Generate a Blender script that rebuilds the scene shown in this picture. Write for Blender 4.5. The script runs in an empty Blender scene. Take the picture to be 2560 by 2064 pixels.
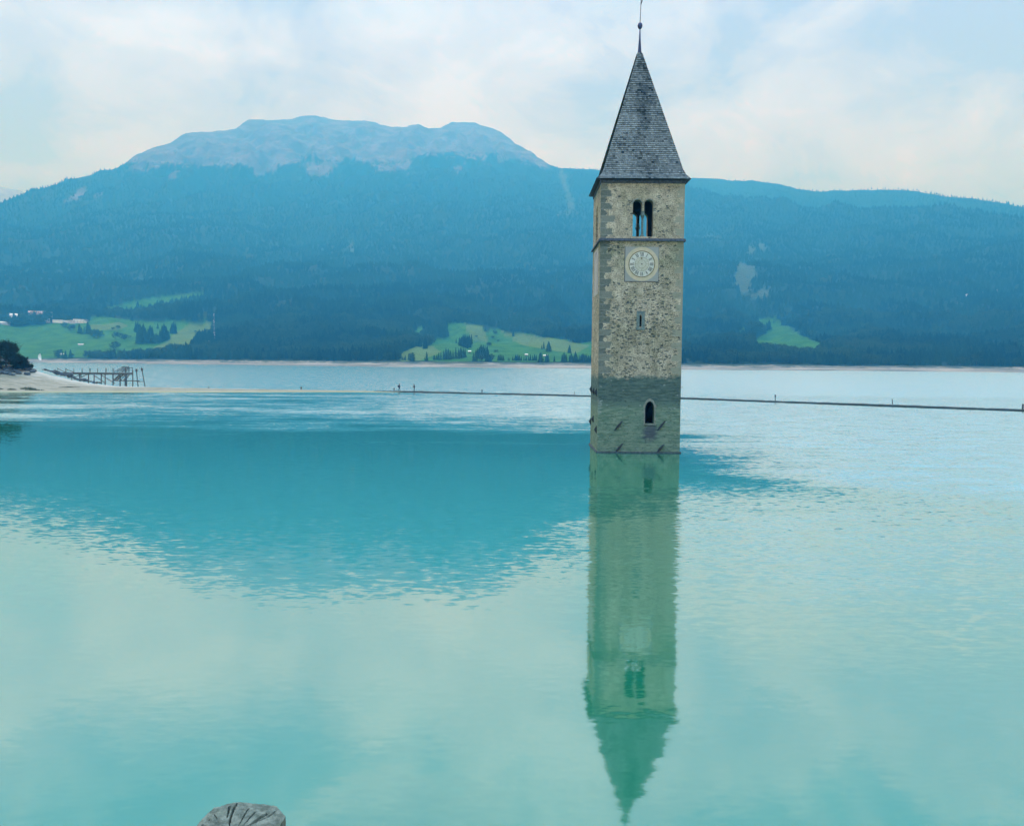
import bpy, bmesh, math, random
import numpy as np
from mathutils import Vector, Matrix

sc = bpy.context.scene
random.seed(7)
RNG = np.random.default_rng(7)
R = math.radians
PI = math.pi

# ------------------------------------------------------------------ camera
F, PITCH, ROLL, CAMZ = 2073.0, 0.0615, 0.0083, 7.65
cam_d = bpy.data.cameras.new('camera')
cam = bpy.data.objects.new('camera', cam_d)
sc.collection.objects.link(cam)
cam_d.sensor_fit = 'HORIZONTAL'
cam_d.sensor_width = 36.0
cam_d.lens = F / 2560 * 36.0
cam_d.clip_start, cam_d.clip_end = 0.05, 40000
_f = Vector((0, math.cos(PITCH), -math.sin(PITCH)))
_u0 = Vector((0, math.sin(PITCH), math.cos(PITCH)))
_r0 = Vector((1, 0, 0))
_r = _r0 * math.cos(ROLL) + _u0 * math.sin(ROLL)
_u = _u0 * math.cos(ROLL) - _r0 * math.sin(ROLL)
cam.matrix_world = Matrix(((_r.x, _u.x, -_f.x, 0), (_r.y, _u.y, -_f.y, 0), (_r.z, _u.z, -_f.z, CAMZ), (0, 0, 0, 1)))
sc.camera = cam
sc.render.resolution_x, sc.render.resolution_y = 1024, 825

# ------------------------------------------------------------------ render settings
sc.render.engine = 'CYCLES'
cy = sc.cycles
cy.max_bounces = 6
cy.diffuse_bounces = 2
cy.glossy_bounces = 3
cy.transmission_bounces = 2
cy.transparent_max_bounces = 4
cy.volume_bounces = 0
cy.use_denoising = True
cy.use_adaptive_sampling = True
cy.adaptive_threshold = 0.012
cy.sample_clamp_indirect = 4.0
cy.caustics_reflective = False
cy.caustics_refractive = False
sc.view_settings.view_transform = 'Standard'
sc.view_settings.look = 'None'
sc.view_settings.exposure = 0.0
sc.view_settings.gamma = 1.0

# ------------------------------------------------------------------ node helpers
def N(nt, t, ins=None, **props):
    n = nt.nodes.new(t)
    for k, v in props.items():
        setattr(n, k, v)
    for k, v in (ins or {}).items():
        s = n.inputs[k]
        if isinstance(v, bpy.types.NodeSocket):
            nt.links.new(v, s)
        else:
            s.default_value = v
    return n
class G:
    """short forms for one node tree"""
    def __init__(s, nt): s.nt = nt
    def m(s, op, a, b=0.0, c=0.0, clamp=False):
        return N(s.nt, 'ShaderNodeMath', {0: a, 1: b, 2: c}, operation=op, use_clamp=clamp).outputs[0]
    def v(s, op, a, b=(0, 0, 0)):
        return N(s.nt, 'ShaderNodeVectorMath', {0: a, 1: b}, operation=op).outputs[0]
    def dot(s, a, b):
        return N(s.nt, 'ShaderNodeVectorMath', {0: a, 1: b}, operation='DOT_PRODUCT').outputs['Value']
    def step(s, x, a, b, lo=0.0, hi=1.0):
        return N(s.nt, 'ShaderNodeMapRange', {0: x, 1: a, 2: b, 3: lo, 4: hi}, interpolation_type='SMOOTHSTEP').outputs[0]
    def mix(s, f, a, b):
        return N(s.nt, 'ShaderNodeMix', {0: f, 6: a, 7: b}, data_type='RGBA').outputs[2]
    def mul(s, f, a, b):
        return N(s.nt, 'ShaderNodeMix', {0: f, 6: a, 7: b}, data_type='RGBA', blend_type='MULTIPLY').outputs[2]
    def noise(s, vec, scale, detail=2.0, rough=0.5, out='Fac', dist=0.0):
        return N(s.nt, 'ShaderNodeTexNoise', {'Vector': vec, 'Scale': scale, 'Detail': detail, 'Roughness': rough, 'Distortion': dist}).outputs[out]
    def vor(s, vec, scale, rand=1.0, feature='F1'):
        return N(s.nt, 'ShaderNodeTexVoronoi', {'Vector': vec, 'Scale': scale, 'Randomness': rand}, feature=feature)
    def xyz(s, vec):
        o = N(s.nt, 'ShaderNodeSeparateXYZ', {0: vec}).outputs
        return o[0], o[1], o[2]
    def comb(s, x, y, z):
        return N(s.nt, 'ShaderNodeCombineXYZ', {0: x, 1: y, 2: z}).outputs[0]
def c4(c): return (c[0], c[1], c[2], 1.0)
def material(name, col, rough=0.8, metal=0.0, spec=0.3, vary=0.25, scale=4.0, bump=0.0, detail=4.0, extra=None):
    m = bpy.data.materials.new(name)
    m.use_nodes = True
    nt = m.node_tree
    nt.nodes.clear()
    g = G(nt)
    out = N(nt, 'ShaderNodeOutputMaterial')
    co = N(nt, 'ShaderNodeTexCoord').outputs['Object']
    n = g.noise(co, scale, detail, 0.6)
    lo = c4([x * (1 - vary) for x in col]); hi = c4([min(1, x * (1 + vary)) for x in col])
    c = g.mix(g.step(n, 0.3, 0.7), lo, hi)
    if extra: c = extra(g, co, c)
    b = N(nt, 'ShaderNodeBsdfPrincipled', {'Base Color': c, 'Roughness': rough, 'Metallic': metal, 'Specular IOR Level': spec})
    if bump:
        nt.links.new(N(nt, 'ShaderNodeBump', {'Height': n, 'Distance': bump, 'Strength': 0.8}).outputs[0], b.inputs['Normal'])
    nt.links.new(b.outputs[0], out.inputs[0])
    return m

# ------------------------------------------------------------------ direction helpers
def pix_dir(px, py):
    a, b = px - 1280.0, py - 1032.0
    d = _r * (a / F) - _u * (b / F) + _f
    return d.normalized()
def az_te(px, py):
    d = pix_dir(px, py)
    h = math.hypot(d.x, d.y)
    return math.atan2(d.x, d.y), d.z / h
def ground(px, py, z=0.0):
    d = pix_dir(px, py)
    t = (z - CAMZ) / d.z
    return Vector((d.x * t, d.y * t, z))
def at_depth(px, py, Y):
    d = pix_dir(px, py)
    t = Y / d.y
    return Vector((d.x * t, Y, CAMZ + d.z * t))
def project(x, y, z):
    """world points (arrays) -> photo pixels; used to lay the land cover out on the terrain"""
    zz = z - CAMZ
    fx = y * _f.y + zz * _f.z
    rx = x * _r.x + y * _r.y + zz * _r.z
    ux = x * _u.x + y * _u.y + zz * _u.z
    return 1280 + F * rx / fx, 1032 - F * ux / fx

# ------------------------------------------------------------------ world (overcast daylight)
SUN_EL, SUN_AZ = R(50), R(-35)     # behind the clouds, ahead and to the left
w = bpy.data.worlds.new('World'); sc.world = w; w.use_nodes = True
nt = w.node_tree; nt.nodes.clear(); g = G(nt)
sky = N(nt, 'ShaderNodeTexSky', sky_type='NISHITA', sun_disc=False, sun_elevation=SUN_EL, sun_rotation=SUN_AZ, altitude=1500.0)
D = N(nt, 'ShaderNodeTexCoord').outputs['Generated']
dx, dy, dz = g.xyz(D)
hz = g.m('ADD', g.m('MAXIMUM', dz, 0.0), 0.22)
plan = g.comb(g.m('DIVIDE', dx, hz), g.m('DIVIDE', dy, hz), 0.0)
n1 = g.noise(plan, 1.15, 5.0, 0.52, dist=0.35)
n2 = g.noise(g.v('MULTIPLY', D, (1, 1, 2.2)), 3.4, 5.0, 0.55, dist=0.4)
n3 = g.noise(g.v('MULTIPLY', D, (1, 1, 1.8)), 7.5, 9.0, 0.60, dist=0.8)
cl = g.m('ADD', g.m('ADD', g.m('MULTIPLY', n1, 0.75), g.m('MULTIPLY', n2, 0.95)), g.m('SUBTRACT', g.m('MULTIPLY', n3, 0.80), 0.75))
def blob(px, py, rad, amt, acc):
    d = pix_dir(px, py)
    k = g.dot(D, tuple(d))
    s = g.step(k, math.cos(rad), 1.0)
    return g.m('ADD', acc, g.m('MULTIPLY', s, amt))
wob = g.noise(D, 9.0, 4.0, 0.6)
for px, py, rad, amt in ((1230, 340, 0.11, 0.20), (1080, 300, 0.08, 0.10), (450, 170, 0.15, 0.12), (60, 60, 0.2, 0.12), (1000, 260, 0.1, 0.10), (1480, 60, 0.22, 0.08),
                         (1950, 420, 0.16, 0.08), (2330, 270, 0.15, -0.16), (760, 200, 0.15, -0.10), (180, 330, 0.18, -0.10), (1420, 330, 0.09, -0.12), (2050, 130, 0.2, 0.05)):
    cl = blob(px, py, rad, amt * 0.8, cl)
cl = g.m('ADD', cl, g.m('MULTIPLY', g.m('SUBTRACT', wob, 0.5), 0.12))
ccol = N(nt, 'ShaderNodeValToRGB', {0: cl})
cr = ccol.color_ramp
cr.interpolation = 'EASE'
cr.elements[0].position = 0.34; cr.elements[0].color = (0.54, 0.69, 0.93, 1)
cr.elements[1].position = 0.73; cr.elements[1].color = (0.94, 1.36, 1.95, 1)
e = cr.elements.new(0.47); e.color = (0.685, 0.90, 1.18, 1)
e = cr.elements.new(0.60); e.color = (0.81, 1.12, 1.50, 1)
ccol1 = g.mul(g.step(dz, 0.42, 0.08), ccol.outputs[0], (0.88, 1.01, 1.22, 1))     # low clouds are cooler
ccol2 = g.mix(g.step(dy, 0.05, -0.7), ccol1, (1.35, 1.5, 1.6, 1))  # sky behind the camera brightened to light the tower front
pt = g.step(g.noise(g.v('MULTIPLY', D, (1, 1, 1.6)), 5.0, 6.0, 0.55, dist=0.6), 0.40, 0.60)
up = g.m('MULTIPLY', g.step(dz, 0.34, 0.47), g.step(dz, 0.85, 0.6))
ccol2 = g.mul(up, ccol2, g.mix(pt, (0.50, 0.62, 0.66, 1), (1.0, 1.0, 1.0, 1)))
ccol2 = g.mix(g.step(dz, 0.56, 0.86), ccol2, (1.75, 3.8, 8.8, 1))      # overcast is brightest overhead; raised further and blued, out of view, to light the haze
b1 = N(nt, 'ShaderNodeBackground', {0: sky.outputs[0], 1: 0.10})
b2 = N(nt, 'ShaderNodeBackground', {0: ccol2, 1: 1.0})
mx = N(nt, 'ShaderNodeMixShader', {0: 0.88, 1: b1.outputs[0], 2: b2.outputs[0]})
nt.links.new(mx.outputs[0], N(nt, 'ShaderNodeOutputWorld').inputs[0])
w.cycles.sampling_method = 'MANUAL'; w.cycles.sample_map_resolution = 512

sd = bpy.data.lights.new('sun', 'SUN'); sun = bpy.data.objects.new('sun', sd); sc.collection.objects.link(sun)
sd.energy = 1.5; sd.angle = R(14); sd.color = (1.0, 0.95, 0.86)
sun_dir = Vector((math.cos(SUN_EL) * math.sin(SUN_AZ), math.cos(SUN_EL) * math.cos(SUN_AZ), math.sin(SUN_EL)))
sun.rotation_euler = (-sun_dir).to_track_quat('-Z', 'Y').to_euler()
sun.location = (0, 0, 60)

# ------------------------------------------------------------------ object helpers
C = sc.collection
def link(name, me, parent=None, mats=None):
    o = bpy.data.objects.new(name, me); C.objects.link(o)
    if parent: o.parent = parent
    for m in (mats or []):
        if m.name not in [x.name for x in me.materials if x]: me.materials.append(m)
    return o
def tag(o, label=None, cat=None, group=None, kind=None):
    if label: o['label'] = label
    if cat: o['category'] = cat
    if group: o['group'] = group
    if kind: o['kind'] = kind
    return o
def empty(name, loc, label=None, cat=None, group=None, rz=0.0):
    o = bpy.data.objects.new(name, None); C.objects.link(o)
    o.location = loc; o.rotation_euler = (0, 0, rz); o.empty_display_size = 0.3
    return tag(o, label, cat, group)
def pydata(name, V, Fc, mats=None, parent=None, smooth=False, mi=None):
    me = bpy.data.meshes.new(name)
    me.from_pydata([tuple(v) for v in V], [], [tuple(f) for f in Fc])
    if mi is not None: 
        for m in mats: me.materials.append(m)
        me.polygons.foreach_set('material_index', np.array(mi, np.int32))
        mats = None
    if smooth: me.polygons.foreach_set('use_smooth', np.ones(len(me.polygons), bool))
    me.update()
    return link(name, me, parent, mats)
class MB:
    def __init__(s): s.V, s.F = [], []
    def add(s, V, Fc):
        k = len(s.V); s.V += [Vector(v) for v in V]; s.F += [tuple(i + k for i in f) for f in Fc]; return s
    def box(s, a, b, M=None):
        x0, y0, z0 = a; x1, y1, z1 = b
        V = [Vector(p) for p in ((x0,y0,z0),(x1,y0,z0),(x1,y1,z0),(x0,y1,z0),(x0,y0,z1),(x1,y0,z1),(x1,y1,z1),(x0,y1,z1))]
        if M: V = [M @ v for v in V]
        return s.add(V, [(3,2,1,0),(4,5,6,7),(0,1,5,4),(1,2,6,5),(2,3,7,6),(3,0,4,7)])
    def tube(s, p, q, r0, r1=None, n=8, cap=True):
        p, q = Vector(p), Vector(q); r1 = r0 if r1 is None else r1
        d = (q - p).normalized(); a = d.orthogonal().normalized(); b = d.cross(a)
        V = [p + (a*math.cos(2*PI*i/n) + b*math.sin(2*PI*i/n))*r0 for i in range(n)] + [q + (a*math.cos(2*PI*i/n) + b*math.sin(2*PI*i/n))*r1 for i in range(n)]
        Fc = [(i, (i+1) % n, n+(i+1) % n, n+i) for i in range(n)]
        if cap: Fc += [tuple(range(n-1, -1, -1)), tuple(range(n, 2*n))]
        return s.add(V, Fc)
    def beam(s, p, q, w_, h_):
        p, q = Vector(p), Vector(q); d = (q - p).normalized()
        up = Vector((0, 0, 1)) if abs(d.z) < 0.95 else Vector((0, 1, 0))
        a = d.cross(up).normalized() * w_ / 2; b = a.cross(d).normalized() * h_ / 2
        V = [p-a-b, p+a-b, p+a+b, p-a+b, q-a-b, q+a-b, q+a+b, q-a+b]
        return s.add(V, [(0,1,2,3),(7,6,5,4),(4,5,1,0),(5,6,2,1),(6,7,3,2),(7,4,0,3)])
    def lathe(s, prof, cx=0, cyy=0, n=16):
        V = [(cx + r*math.cos(2*PI*i/n), cyy + r*math.sin(2*PI*i/n), z) for r, z in prof for i in range(n)]
        Fc = [(j*n+i, j*n+(i+1) % n, (j+1)*n+(i+1) % n, (j+1)*n+i) for j in range(len(prof)-1) for i in range(n)]
        Fc += [tuple(range(n-1, -1, -1)), tuple(range((len(prof)-1)*n, len(prof)*n))]
        return s.add(V, Fc)
    def build(s, name, mat, parent=None, smooth=False):
        return pydata(name, s.V, s.F, [mat], parent, smooth)
def boolean(o, cutters, op='DIFFERENCE'):
    for c in cutters:
        md = o.modifiers.new('cut', 'BOOLEAN'); md.object = c; md.operation = op; md.solver = 'EXACT'
    bpy.context.view_layer.update()
    dg = bpy.context.evaluated_depsgraph_get()
    me = bpy.data.meshes.new_from_object(o.evaluated_get(dg))
    o.modifiers.clear(); o.data = me
    for c in cutters: bpy.data.objects.remove(c)
def applied(o):
    bpy.context.view_layer.update()
    dg = bpy.context.evaluated_depsgraph_get()
    me = bpy.data.meshes.new_from_object(o.evaluated_get(dg))
    o.modifiers.clear(); o.data = me
    return o

# ------------------------------------------------------------------ numpy noise
_tab = RNG.random((256, 256))
def vnoise(x, y):
    xi = np.floor(x).astype(int); yi = np.floor(y).astype(int)
    fx = x - xi; fy = y - yi
    fx = fx*fx*(3-2*fx); fy = fy*fy*(3-2*fy)
    a = _tab[xi & 255, yi & 255]; b = _tab[(xi+1) & 255, yi & 255]
    c = _tab[xi & 255, (yi+1) & 255]; d = _tab[(xi+1) & 255, (yi+1) & 255]
    return (a*(1-fx)+b*fx)*(1-fy) + (c*(1-fx)+d*fx)*fy
def fbm(x, y, o=4):
    s = 0; a = 0.5; t = 0
    for i in range(o):
        s = s + a*vnoise(x*2**i + 17.3*i, y*2**i + 9.1*i); t += a; a *= 0.5
    return s/t
def sstep(x, a, b):
    t = np.clip((x-a)/(b-a), 0, 1); return t*t*(3-2*t)

# ------------------------------------------------------------------ terrain profile tables (azimuth -> value)
def table(pts, ext=None):
    a = [az_te(x, y) for x, y in pts]
    return np.array([p[0] for p in a]), np.array([p[1] for p in a])
RIDGE = [(-700, 560), (-300, 540), (0, 508), (63, 482), (91, 470), (143, 461), (167, 447), (209, 443), (251, 426), (279, 424), (310, 411), (334, 390), (376, 370), (425, 357),
 (463, 331), (481, 329), (522, 328), (589, 321), (620, 298), (669, 299), (725, 296), (773, 287), (791, 287), (836, 299), (885, 301), (927, 303), (982, 317),
 (1017, 314), (1045, 309), (1073, 320), (1101, 319), (1129, 304), (1184, 305), (1226, 318), (1254, 329), (1289, 357), (1324, 376), (1372, 411), (1393, 417), (1442, 420),
 (1500, 423), (1600, 434), (1720, 444), (1796, 445), (1840, 450), (1880, 452), (1924, 455), (1960, 462), (2000, 471), (2051, 478), (2099, 475), (2159, 473), (2219, 473), (2279, 477),
 (2323, 483), (2375, 491), (2415, 494), (2439, 498), (2483, 504), (2539, 514), (2560, 517), (2900, 560), (3400, 610)]
SHORE = [(-900, 900), (-300, 903), (0, 906), (60, 906), (500, 911), (1000, 917), (1480, 921.5), (1703, 924), (2120, 926.7), (2560, 931), (3000, 935), (3500, 940)]
AZR, TER = table(RIDGE)
_sh = [ground(x, y) for x, y in SHORE]
AZS = np.array([math.atan2(p.x, p.y) for p in _sh]); RSH = np.array([math.hypot(p.x, p.y) for p in _sh])
TLA, TLT = table([(1400, 480), (1500, 474), (1712, 478), (1780, 486), (1832, 494), (1900, 508), (2000, 522), (2150, 515), (2300, 520), (2450, 540), (2560, 552), (3000, 600)])
KR = 15400.0
KA = 0.9
def RK(te): return KR*te*(1+KA*te)
def RKi(d): return (-1+np.sqrt(1+4*KA*np.maximum(d, 0)/KR))/(2*KA)
BEACH = 62.0
def terrain(az, r, rough=True):
    Rs = np.interp(az, AZS, RSH)
    ter = np.interp(az, AZR, TER)
    x = r*np.sin(az); y = r*np.cos(az)
    Rs = Rs + (fbm(x/60, y/400+3, 3)-0.5)*26
    # which gentle rise belongs to each distance
    lo = Rs + BEACH
    K = KR
    jump = 950*sstep(az, 0.06, 0.17)
    tA = np.interp(az, TLA, TLT)
    rA = lo + RK(tA)
    te = np.where(r < rA, RKi(r-lo), 0)
    u = np.clip((r-rA)/np.maximum(jump, 1), 0, 1)
    te = np.where(r >= rA, RKi(np.maximum(r-jump, rA)-lo) - 0.015*np.sin(PI*u)*(jump > 30), te)
    rr = lo + RK(ter) + np.where(ter > tA, jump, 0)
    over = np.maximum(r-rr, 0)
    te = np.minimum(te, ter)
    z = CAMZ + r*np.maximum(te, 0) - over*(0.45+0.35*np.minimum(te, .3)/.3) 
    s = sstep(r, Rs+150, Rs+900)
    fade = 1-sstep(r, rr-420, rr-40)
    if rough:
        big = (fbm(x/520, y/520, 4)-0.5)*2
        rid = 1-np.abs(fbm(x/210+5, y/420, 4)-0.5)*4
        z = z + s*fade*(62*big + 40*(rid-0.5))
        z = z + 6*(fbm(x/90, y/90, 3)-0.5)*sstep(r, lo, lo+150)*(over <= 0)
        z = z + sstep(z, 650, 950)*((fbm(x/90, y/90, 5)-0.5)*60 + (0.5-np.abs(fbm(x/150+9, y/230, 5)-0.5)*3)*45*fade)*(0.22+0.78*fade)
    zb = CAMZ*((r-Rs)/BEACH) + 1.6*(fbm(x/22, y/22, 3)-0.5)*sstep((r-Rs), 8, 30)*(1-sstep(r, lo, lo+30))
    z = np.where(r < lo, zb, z)
    z = np.where(r < Rs, np.maximum(-4.0, (r-Rs)*0.12), z)
    return z
def terrain_xy(x, y): return terrain(np.arctan2(x, y), np.hypot(x, y))
def on_hill(px, py):
    """where the ray through a photo point meets the far shore's terrain"""
    az, te = az_te(px, py)
    r = np.linspace(900, 9300, 16800)
    z = terrain(np.full_like(r, az), r)
    hit = np.nonzero(z >= CAMZ + te*r)[0]
    k = hit[0] if len(hit) else 400
    return Vector((r[k]*math.sin(az), r[k]*math.cos(az), z[k])), r[k]
def inside(px, py, poly):
    res = np.zeros(px.shape, bool); n = len(poly)
    for i in range(n):
        x0, y0 = poly[i]; x1, y1 = poly[(i+1) % n]
        if y0 == y1: continue
        c = ((y0 > py) != (y1 > py)) & (px < (x1-x0)*(py-y0)/(y1-y0)+x0)
        res ^= c
    return res
MEADOWS = [
 [(-260, 815), (0, 812), (60, 814), (112, 808), (221, 806), (226, 792), (273, 792), (328, 800), (330, 804), (442, 801), (530, 806), (531, 842), (505, 845), (494, 842), (478, 866), (416, 882), (356, 889), (260, 893), (65, 897), (-260, 897)],
 [(263, 771), (276, 765), (385, 743), (442, 736), (515, 726), (504, 741), (468, 749), (390, 766), (335, 773), (276, 778)],
 [(1000, 885), (1044, 864), (1052, 868), (1037, 821), (1058, 814), (1056, 845), (1060, 872), (1072, 862), (1093, 846), (1116, 844), (1121, 809), (1163, 806), (1209, 816), (1214, 832), (1228, 822), (1246, 823), (1279, 830), (1332, 835), (1367, 845), (1418, 849), (1441, 856), (1490, 854), (1560, 870), (1600, 903), (1478, 905), (1000, 902)],
 [(1891, 797), (1945, 796), (1951, 814), (1972, 815), (1995, 832), (2020, 846), (2068, 864), (2042, 886), (2003, 888), (1974, 884), (1950, 878), (1890, 878), (1878, 850), (1923, 829), (1900, 816)],
 [(1840, 835), (1866, 812), (1870, 818), (1850, 840)], [(1800, 893), (1830, 886), (1856, 890), (1850, 900), (1805, 902)]]
DRY = [[(530, 806), (475, 807), (440, 830), (410, 858), (340, 887), (356, 889), (416, 882), (478, 866), (494, 842), (531, 842)], [(228, 812), (300, 806), (320, 816), (290, 826), (228, 822)], [(1000, 885), (1044, 864), (1080, 864), (1100, 880), (1050, 902), (1000, 902)], [(1163, 806), (1209, 816), (1220, 850), (1180, 856)], [(1246, 823), (1367, 845), (1478, 862), (1440, 885), (1300, 862)]]
CLEAR = [
 [(1844, 656), (1880, 664), (1900, 688), (1876, 704), (1872, 739), (1858, 739), (1832, 708)],
 [(1876, 743), (1900, 720), (1928, 720), (1920, 740), (1900, 747)], [(1870, 610), (1885, 615), (1888, 645), (1868, 640)], [(1890, 612), (1915, 610), (1918, 628), (1900, 628)],
 [(1399, 418), (1411, 418), (1416, 456), (1437, 512), (1436, 527), (1421, 527), (1412, 484), (1399, 449)],
 [(1740, 588), (1790, 590), (1800, 598), (1760, 598)], [(1390, 535), (1420, 528), (1440, 532), (1400, 542)],
 [(870, 605), (886, 608), (882, 630), (874, 632)], [(1000, 752), (1030, 748), (1020, 760)], [(2395, 752), (2410, 755), (2400, 768)], [(2510, 765), (2524, 768), (2520, 782)], [(2530, 782), (2548, 780), (2540, 800)]]
ROCK = [[(153, 508), (209, 466), (226, 466), (195, 501)], [(418, 440), (446, 424), (440, 450)], [(236, 485), (252, 480), (256, 490), (240, 494)], [(630, 405), (700, 412), (690, 432), (640, 440)], [(765, 405), (850, 402), (820, 440), (770, 440)], [(960, 425), (1030, 400), (1020, 430)], [(1130, 420), (1160, 410), (1150, 432)]]
TREELINE = [(-400, 100), (200, 380), (300, 409), (420, 425), (515, 409), (592, 428), (641, 422), (700, 411), (790, 403), (850, 399), (927, 407), (1017, 422), (1045, 397), (1184, 388), (1247, 400), (1324, 410), (1372, 410), (1420, 380), (2900, 100)]
def cover(x, y, z):
    px, py = project(x, y, z)
    n = (fbm(x/45, y/45, 3)-0.5)*2
    qx, qy = px + n*5, py + (fbm(y/40+8, x/40, 3)-0.5)*6
    md = np.zeros(px.shape, bool)
    for p in MEADOWS: md |= inside(qx, qy, p)
    dr = np.zeros(px.shape, bool)
    for p in DRY: dr |= inside(qx, qy, p)
    ck = np.zeros(px.shape, bool)
    for p in CLEAR: ck |= inside(qx + (fbm(x/16, y/16, 2)-0.5)*16, qy + (fbm(x/13+4, y/13, 2)-0.5)*18, p)
    rk = np.zeros(px.shape, bool)
    for p in ROCK: rk |= inside(qx+n*6, qy, p)
    tl = np.interp(px, [a for a, b in TREELINE], [b for a, b in TREELINE])
    rk |= py < tl + 30*(fbm(x/130, y/170, 5)-0.5)*2 + 16*(RNG.random(px.shape)-0.5)*(py > 0)
    return md & ~rk, dr, ck, rk

# ------------------------------------------------------------------ hills mesh
NA, NR = 1050, 430
az = np.linspace(R(-60), R(60), NA)
srow = np.linspace(0, 1, NR)
A2, S2 = np.meshgrid(az, srow, indexing='ij')
Rs2 = np.interp(A2, AZS, RSH)
ridge_r = Rs2 + BEACH + RK(np.interp(A2, AZR, TER)) + 950*sstep(A2, 0.06, 0.17)
# dense rows on the beach and lower slope, wider ones further up
knots_s = np.array([0, 0.03, 0.20, 0.50, 0.92, 1.0])
kn = np.stack([Rs2*0+ -60, Rs2*0 - 16, Rs2*0 + 90, Rs2*0 + 620, ridge_r - Rs2, (ridge_r - Rs2) + 900], -1)
idx = np.clip(np.searchsorted(knots_s, S2, side='right')-1, 0, 4)
s0 = knots_s[idx]; s1 = knots_s[idx+1]
k0 = np.take_along_axis(kn, idx[..., None], -1)[..., 0]; k1 = np.take_along_axis(kn, idx[..., None]+1, -1)[..., 0]
R2 = Rs2 + k0 + (k1-k0)*(S2-s0)/(s1-s0)
Z2 = terrain(A2, R2)
X2 = R2*np.sin(A2); Y2 = R2*np.cos(A2)
def grid_mesh(name, X, Y, Z, mats, flip=False, smooth=True):
    a, b = X.shape
    V = np.stack([X, Y, Z], -1).reshape(-1, 3)
    i, j = np.meshgrid(np.arange(a-1), np.arange(b-1), indexing='ij')
    q = np.stack([i*b+j, (i+1)*b+j, (i+1)*b+j+1, i*b+j+1], -1).reshape(-1, 4)
    if flip: q = q[:, ::-1]
    me = bpy.data.meshes.new(name)
    me.vertices.add(len(V)); me.vertices.foreach_set('co', V.astype(np.float32).ravel())
    me.loops.add(q.size); me.loops.foreach_set('vertex_index', q.astype(np.int32).ravel())
    me.polygons.add(len(q)); me.polygons.foreach_set('loop_start', np.arange(0, q.size, 4, dtype=np.int32))
    me.polygons.foreach_set('use_smooth', np.full(len(q), smooth))
    me.update(calc_edges=True)
    return link(name, me, None, mats)

def hill_material():
    m = bpy.data.materials.new('hillside'); m.use_nodes = True
    nt = m.node_tree; nt.nodes.clear(); g = G(nt)
    P = N(nt, 'ShaderNodeNewGeometry').outputs['Position']
    at = N(nt, 'ShaderNodeAttribute', attribute_name='cover')
    sp = N(nt, 'ShaderNodeSeparateColor', {0: at.outputs['Color']}).outputs
    at2 = N(nt, 'ShaderNodeAttribute', attribute_name='dry').outputs['Fac']
    n = g.noise(P, 0.03, 6, 0.6); nf = g.noise(P, 0.25, 5, 0.65)
    forest = g.mix(nf, (0.006, 0.018, 0.010, 1), (0.014, 0.036, 0.018, 1))
    grass = g.mix(g.step(n, 0.35, 0.65), (0.020, 0.095, 0.006, 1), (0.042, 0.145, 0.008, 1))
    grass = g.mix(g.step(nf, 0.5, 0.75, 0.0, 0.35), grass, (0.05, 0.10, 0.025, 1))
    grass = g.mix(g.m('MULTIPLY', at2, 0.5), grass, (0.15, 0.175, 0.05, 1))
    x, y, z = g.xyz(P)
    lay = g.noise(g.comb(g.m('MULTIPLY', x, 0.012), g.m('MULTIPLY', y, 0.012), g.m('MULTIPLY', z, 0.9)), 1.0, 5, 0.6)
    sand = g.mix(g.step(lay, 0.38, 0.62), (0.13, 0.135, 0.115, 1), (0.38, 0.33, 0.27, 1))
    scrub = g.m('MULTIPLY', g.step(g.m('ADD', z, g.m('MULTIPLY', g.m('SUBTRACT', g.noise(P, 0.05, 5, 0.7), 0.5), 14.0)), 3.8, 6.2), 0.9)
    sand = g.mix(scrub, sand, (0.045, 0.07, 0.05, 1))
    rock = g.mix(g.step(g.noise(P, 0.008, 7, 0.62), 0.4, 0.62), (0.085, 0.07, 0.075, 1), (0.165, 0.135, 0.145, 1))
    rock = g.mix(g.step(g.noise(P, 0.02, 5, 0.6), 0.52, 0.66, 0.0, 0.55), rock, (0.065, 0.075, 0.055, 1))
    clr = g.mix(nf, (0.04, 0.075, 0.045, 1), (0.10, 0.125, 0.085, 1))
    c = g.mix(sp[0], forest, grass)
    c = g.mix(g.m('MULTIPLY', at.outputs['Alpha'], g.step(nf, 0.35, 0.55, 0.25, 0.85)), c, clr)
    c = g.mix(sp[2], c, rock)
    c = g.mix(sp[1], c, sand)
    b = N(nt, 'ShaderNodeBsdfPrincipled', {'Base Color': c, 'Roughness': 0.95, 'Specular IOR Level': 0.1})
    bp = N(nt, 'ShaderNodeBump', {'Height': g.noise(P, 0.06, 8, 0.65), 'Distance': 9.0, 'Strength': 0.9})
    nt.links.new(bp.outputs[0], b.inputs['Normal'])
    nt.links.new(b.outputs[0], N(nt, 'ShaderNodeOutputMaterial').inputs[0])
    return m
M_hill = hill_material()
hills = grid_mesh('hills', X2, Y2, Z2, [M_hill], flip=False)
md, dr, ck, rk = cover(X2, Y2, Z2)
rr_b = R2 - Rs2
beach = (Z2 < 6.9) & (rr_b < 95)
def attr(o, name, typ, data):
    a = o.data.attributes.new(name, typ, 'POINT'); a.data.foreach_set('color' if typ == 'FLOAT_COLOR' else 'value', data.astype(np.float32).ravel())
attr(hills, 'cover', 'FLOAT_COLOR', np.stack([md, beach, rk, ck], -1).astype(float))
attr(hills, 'dry', 'FLOAT', dr.astype(float))
tag(hills, 'forested mountain slopes with meadows, grey rocky summits and a bare drawdown shore', 'mountain', kind='structure')

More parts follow.
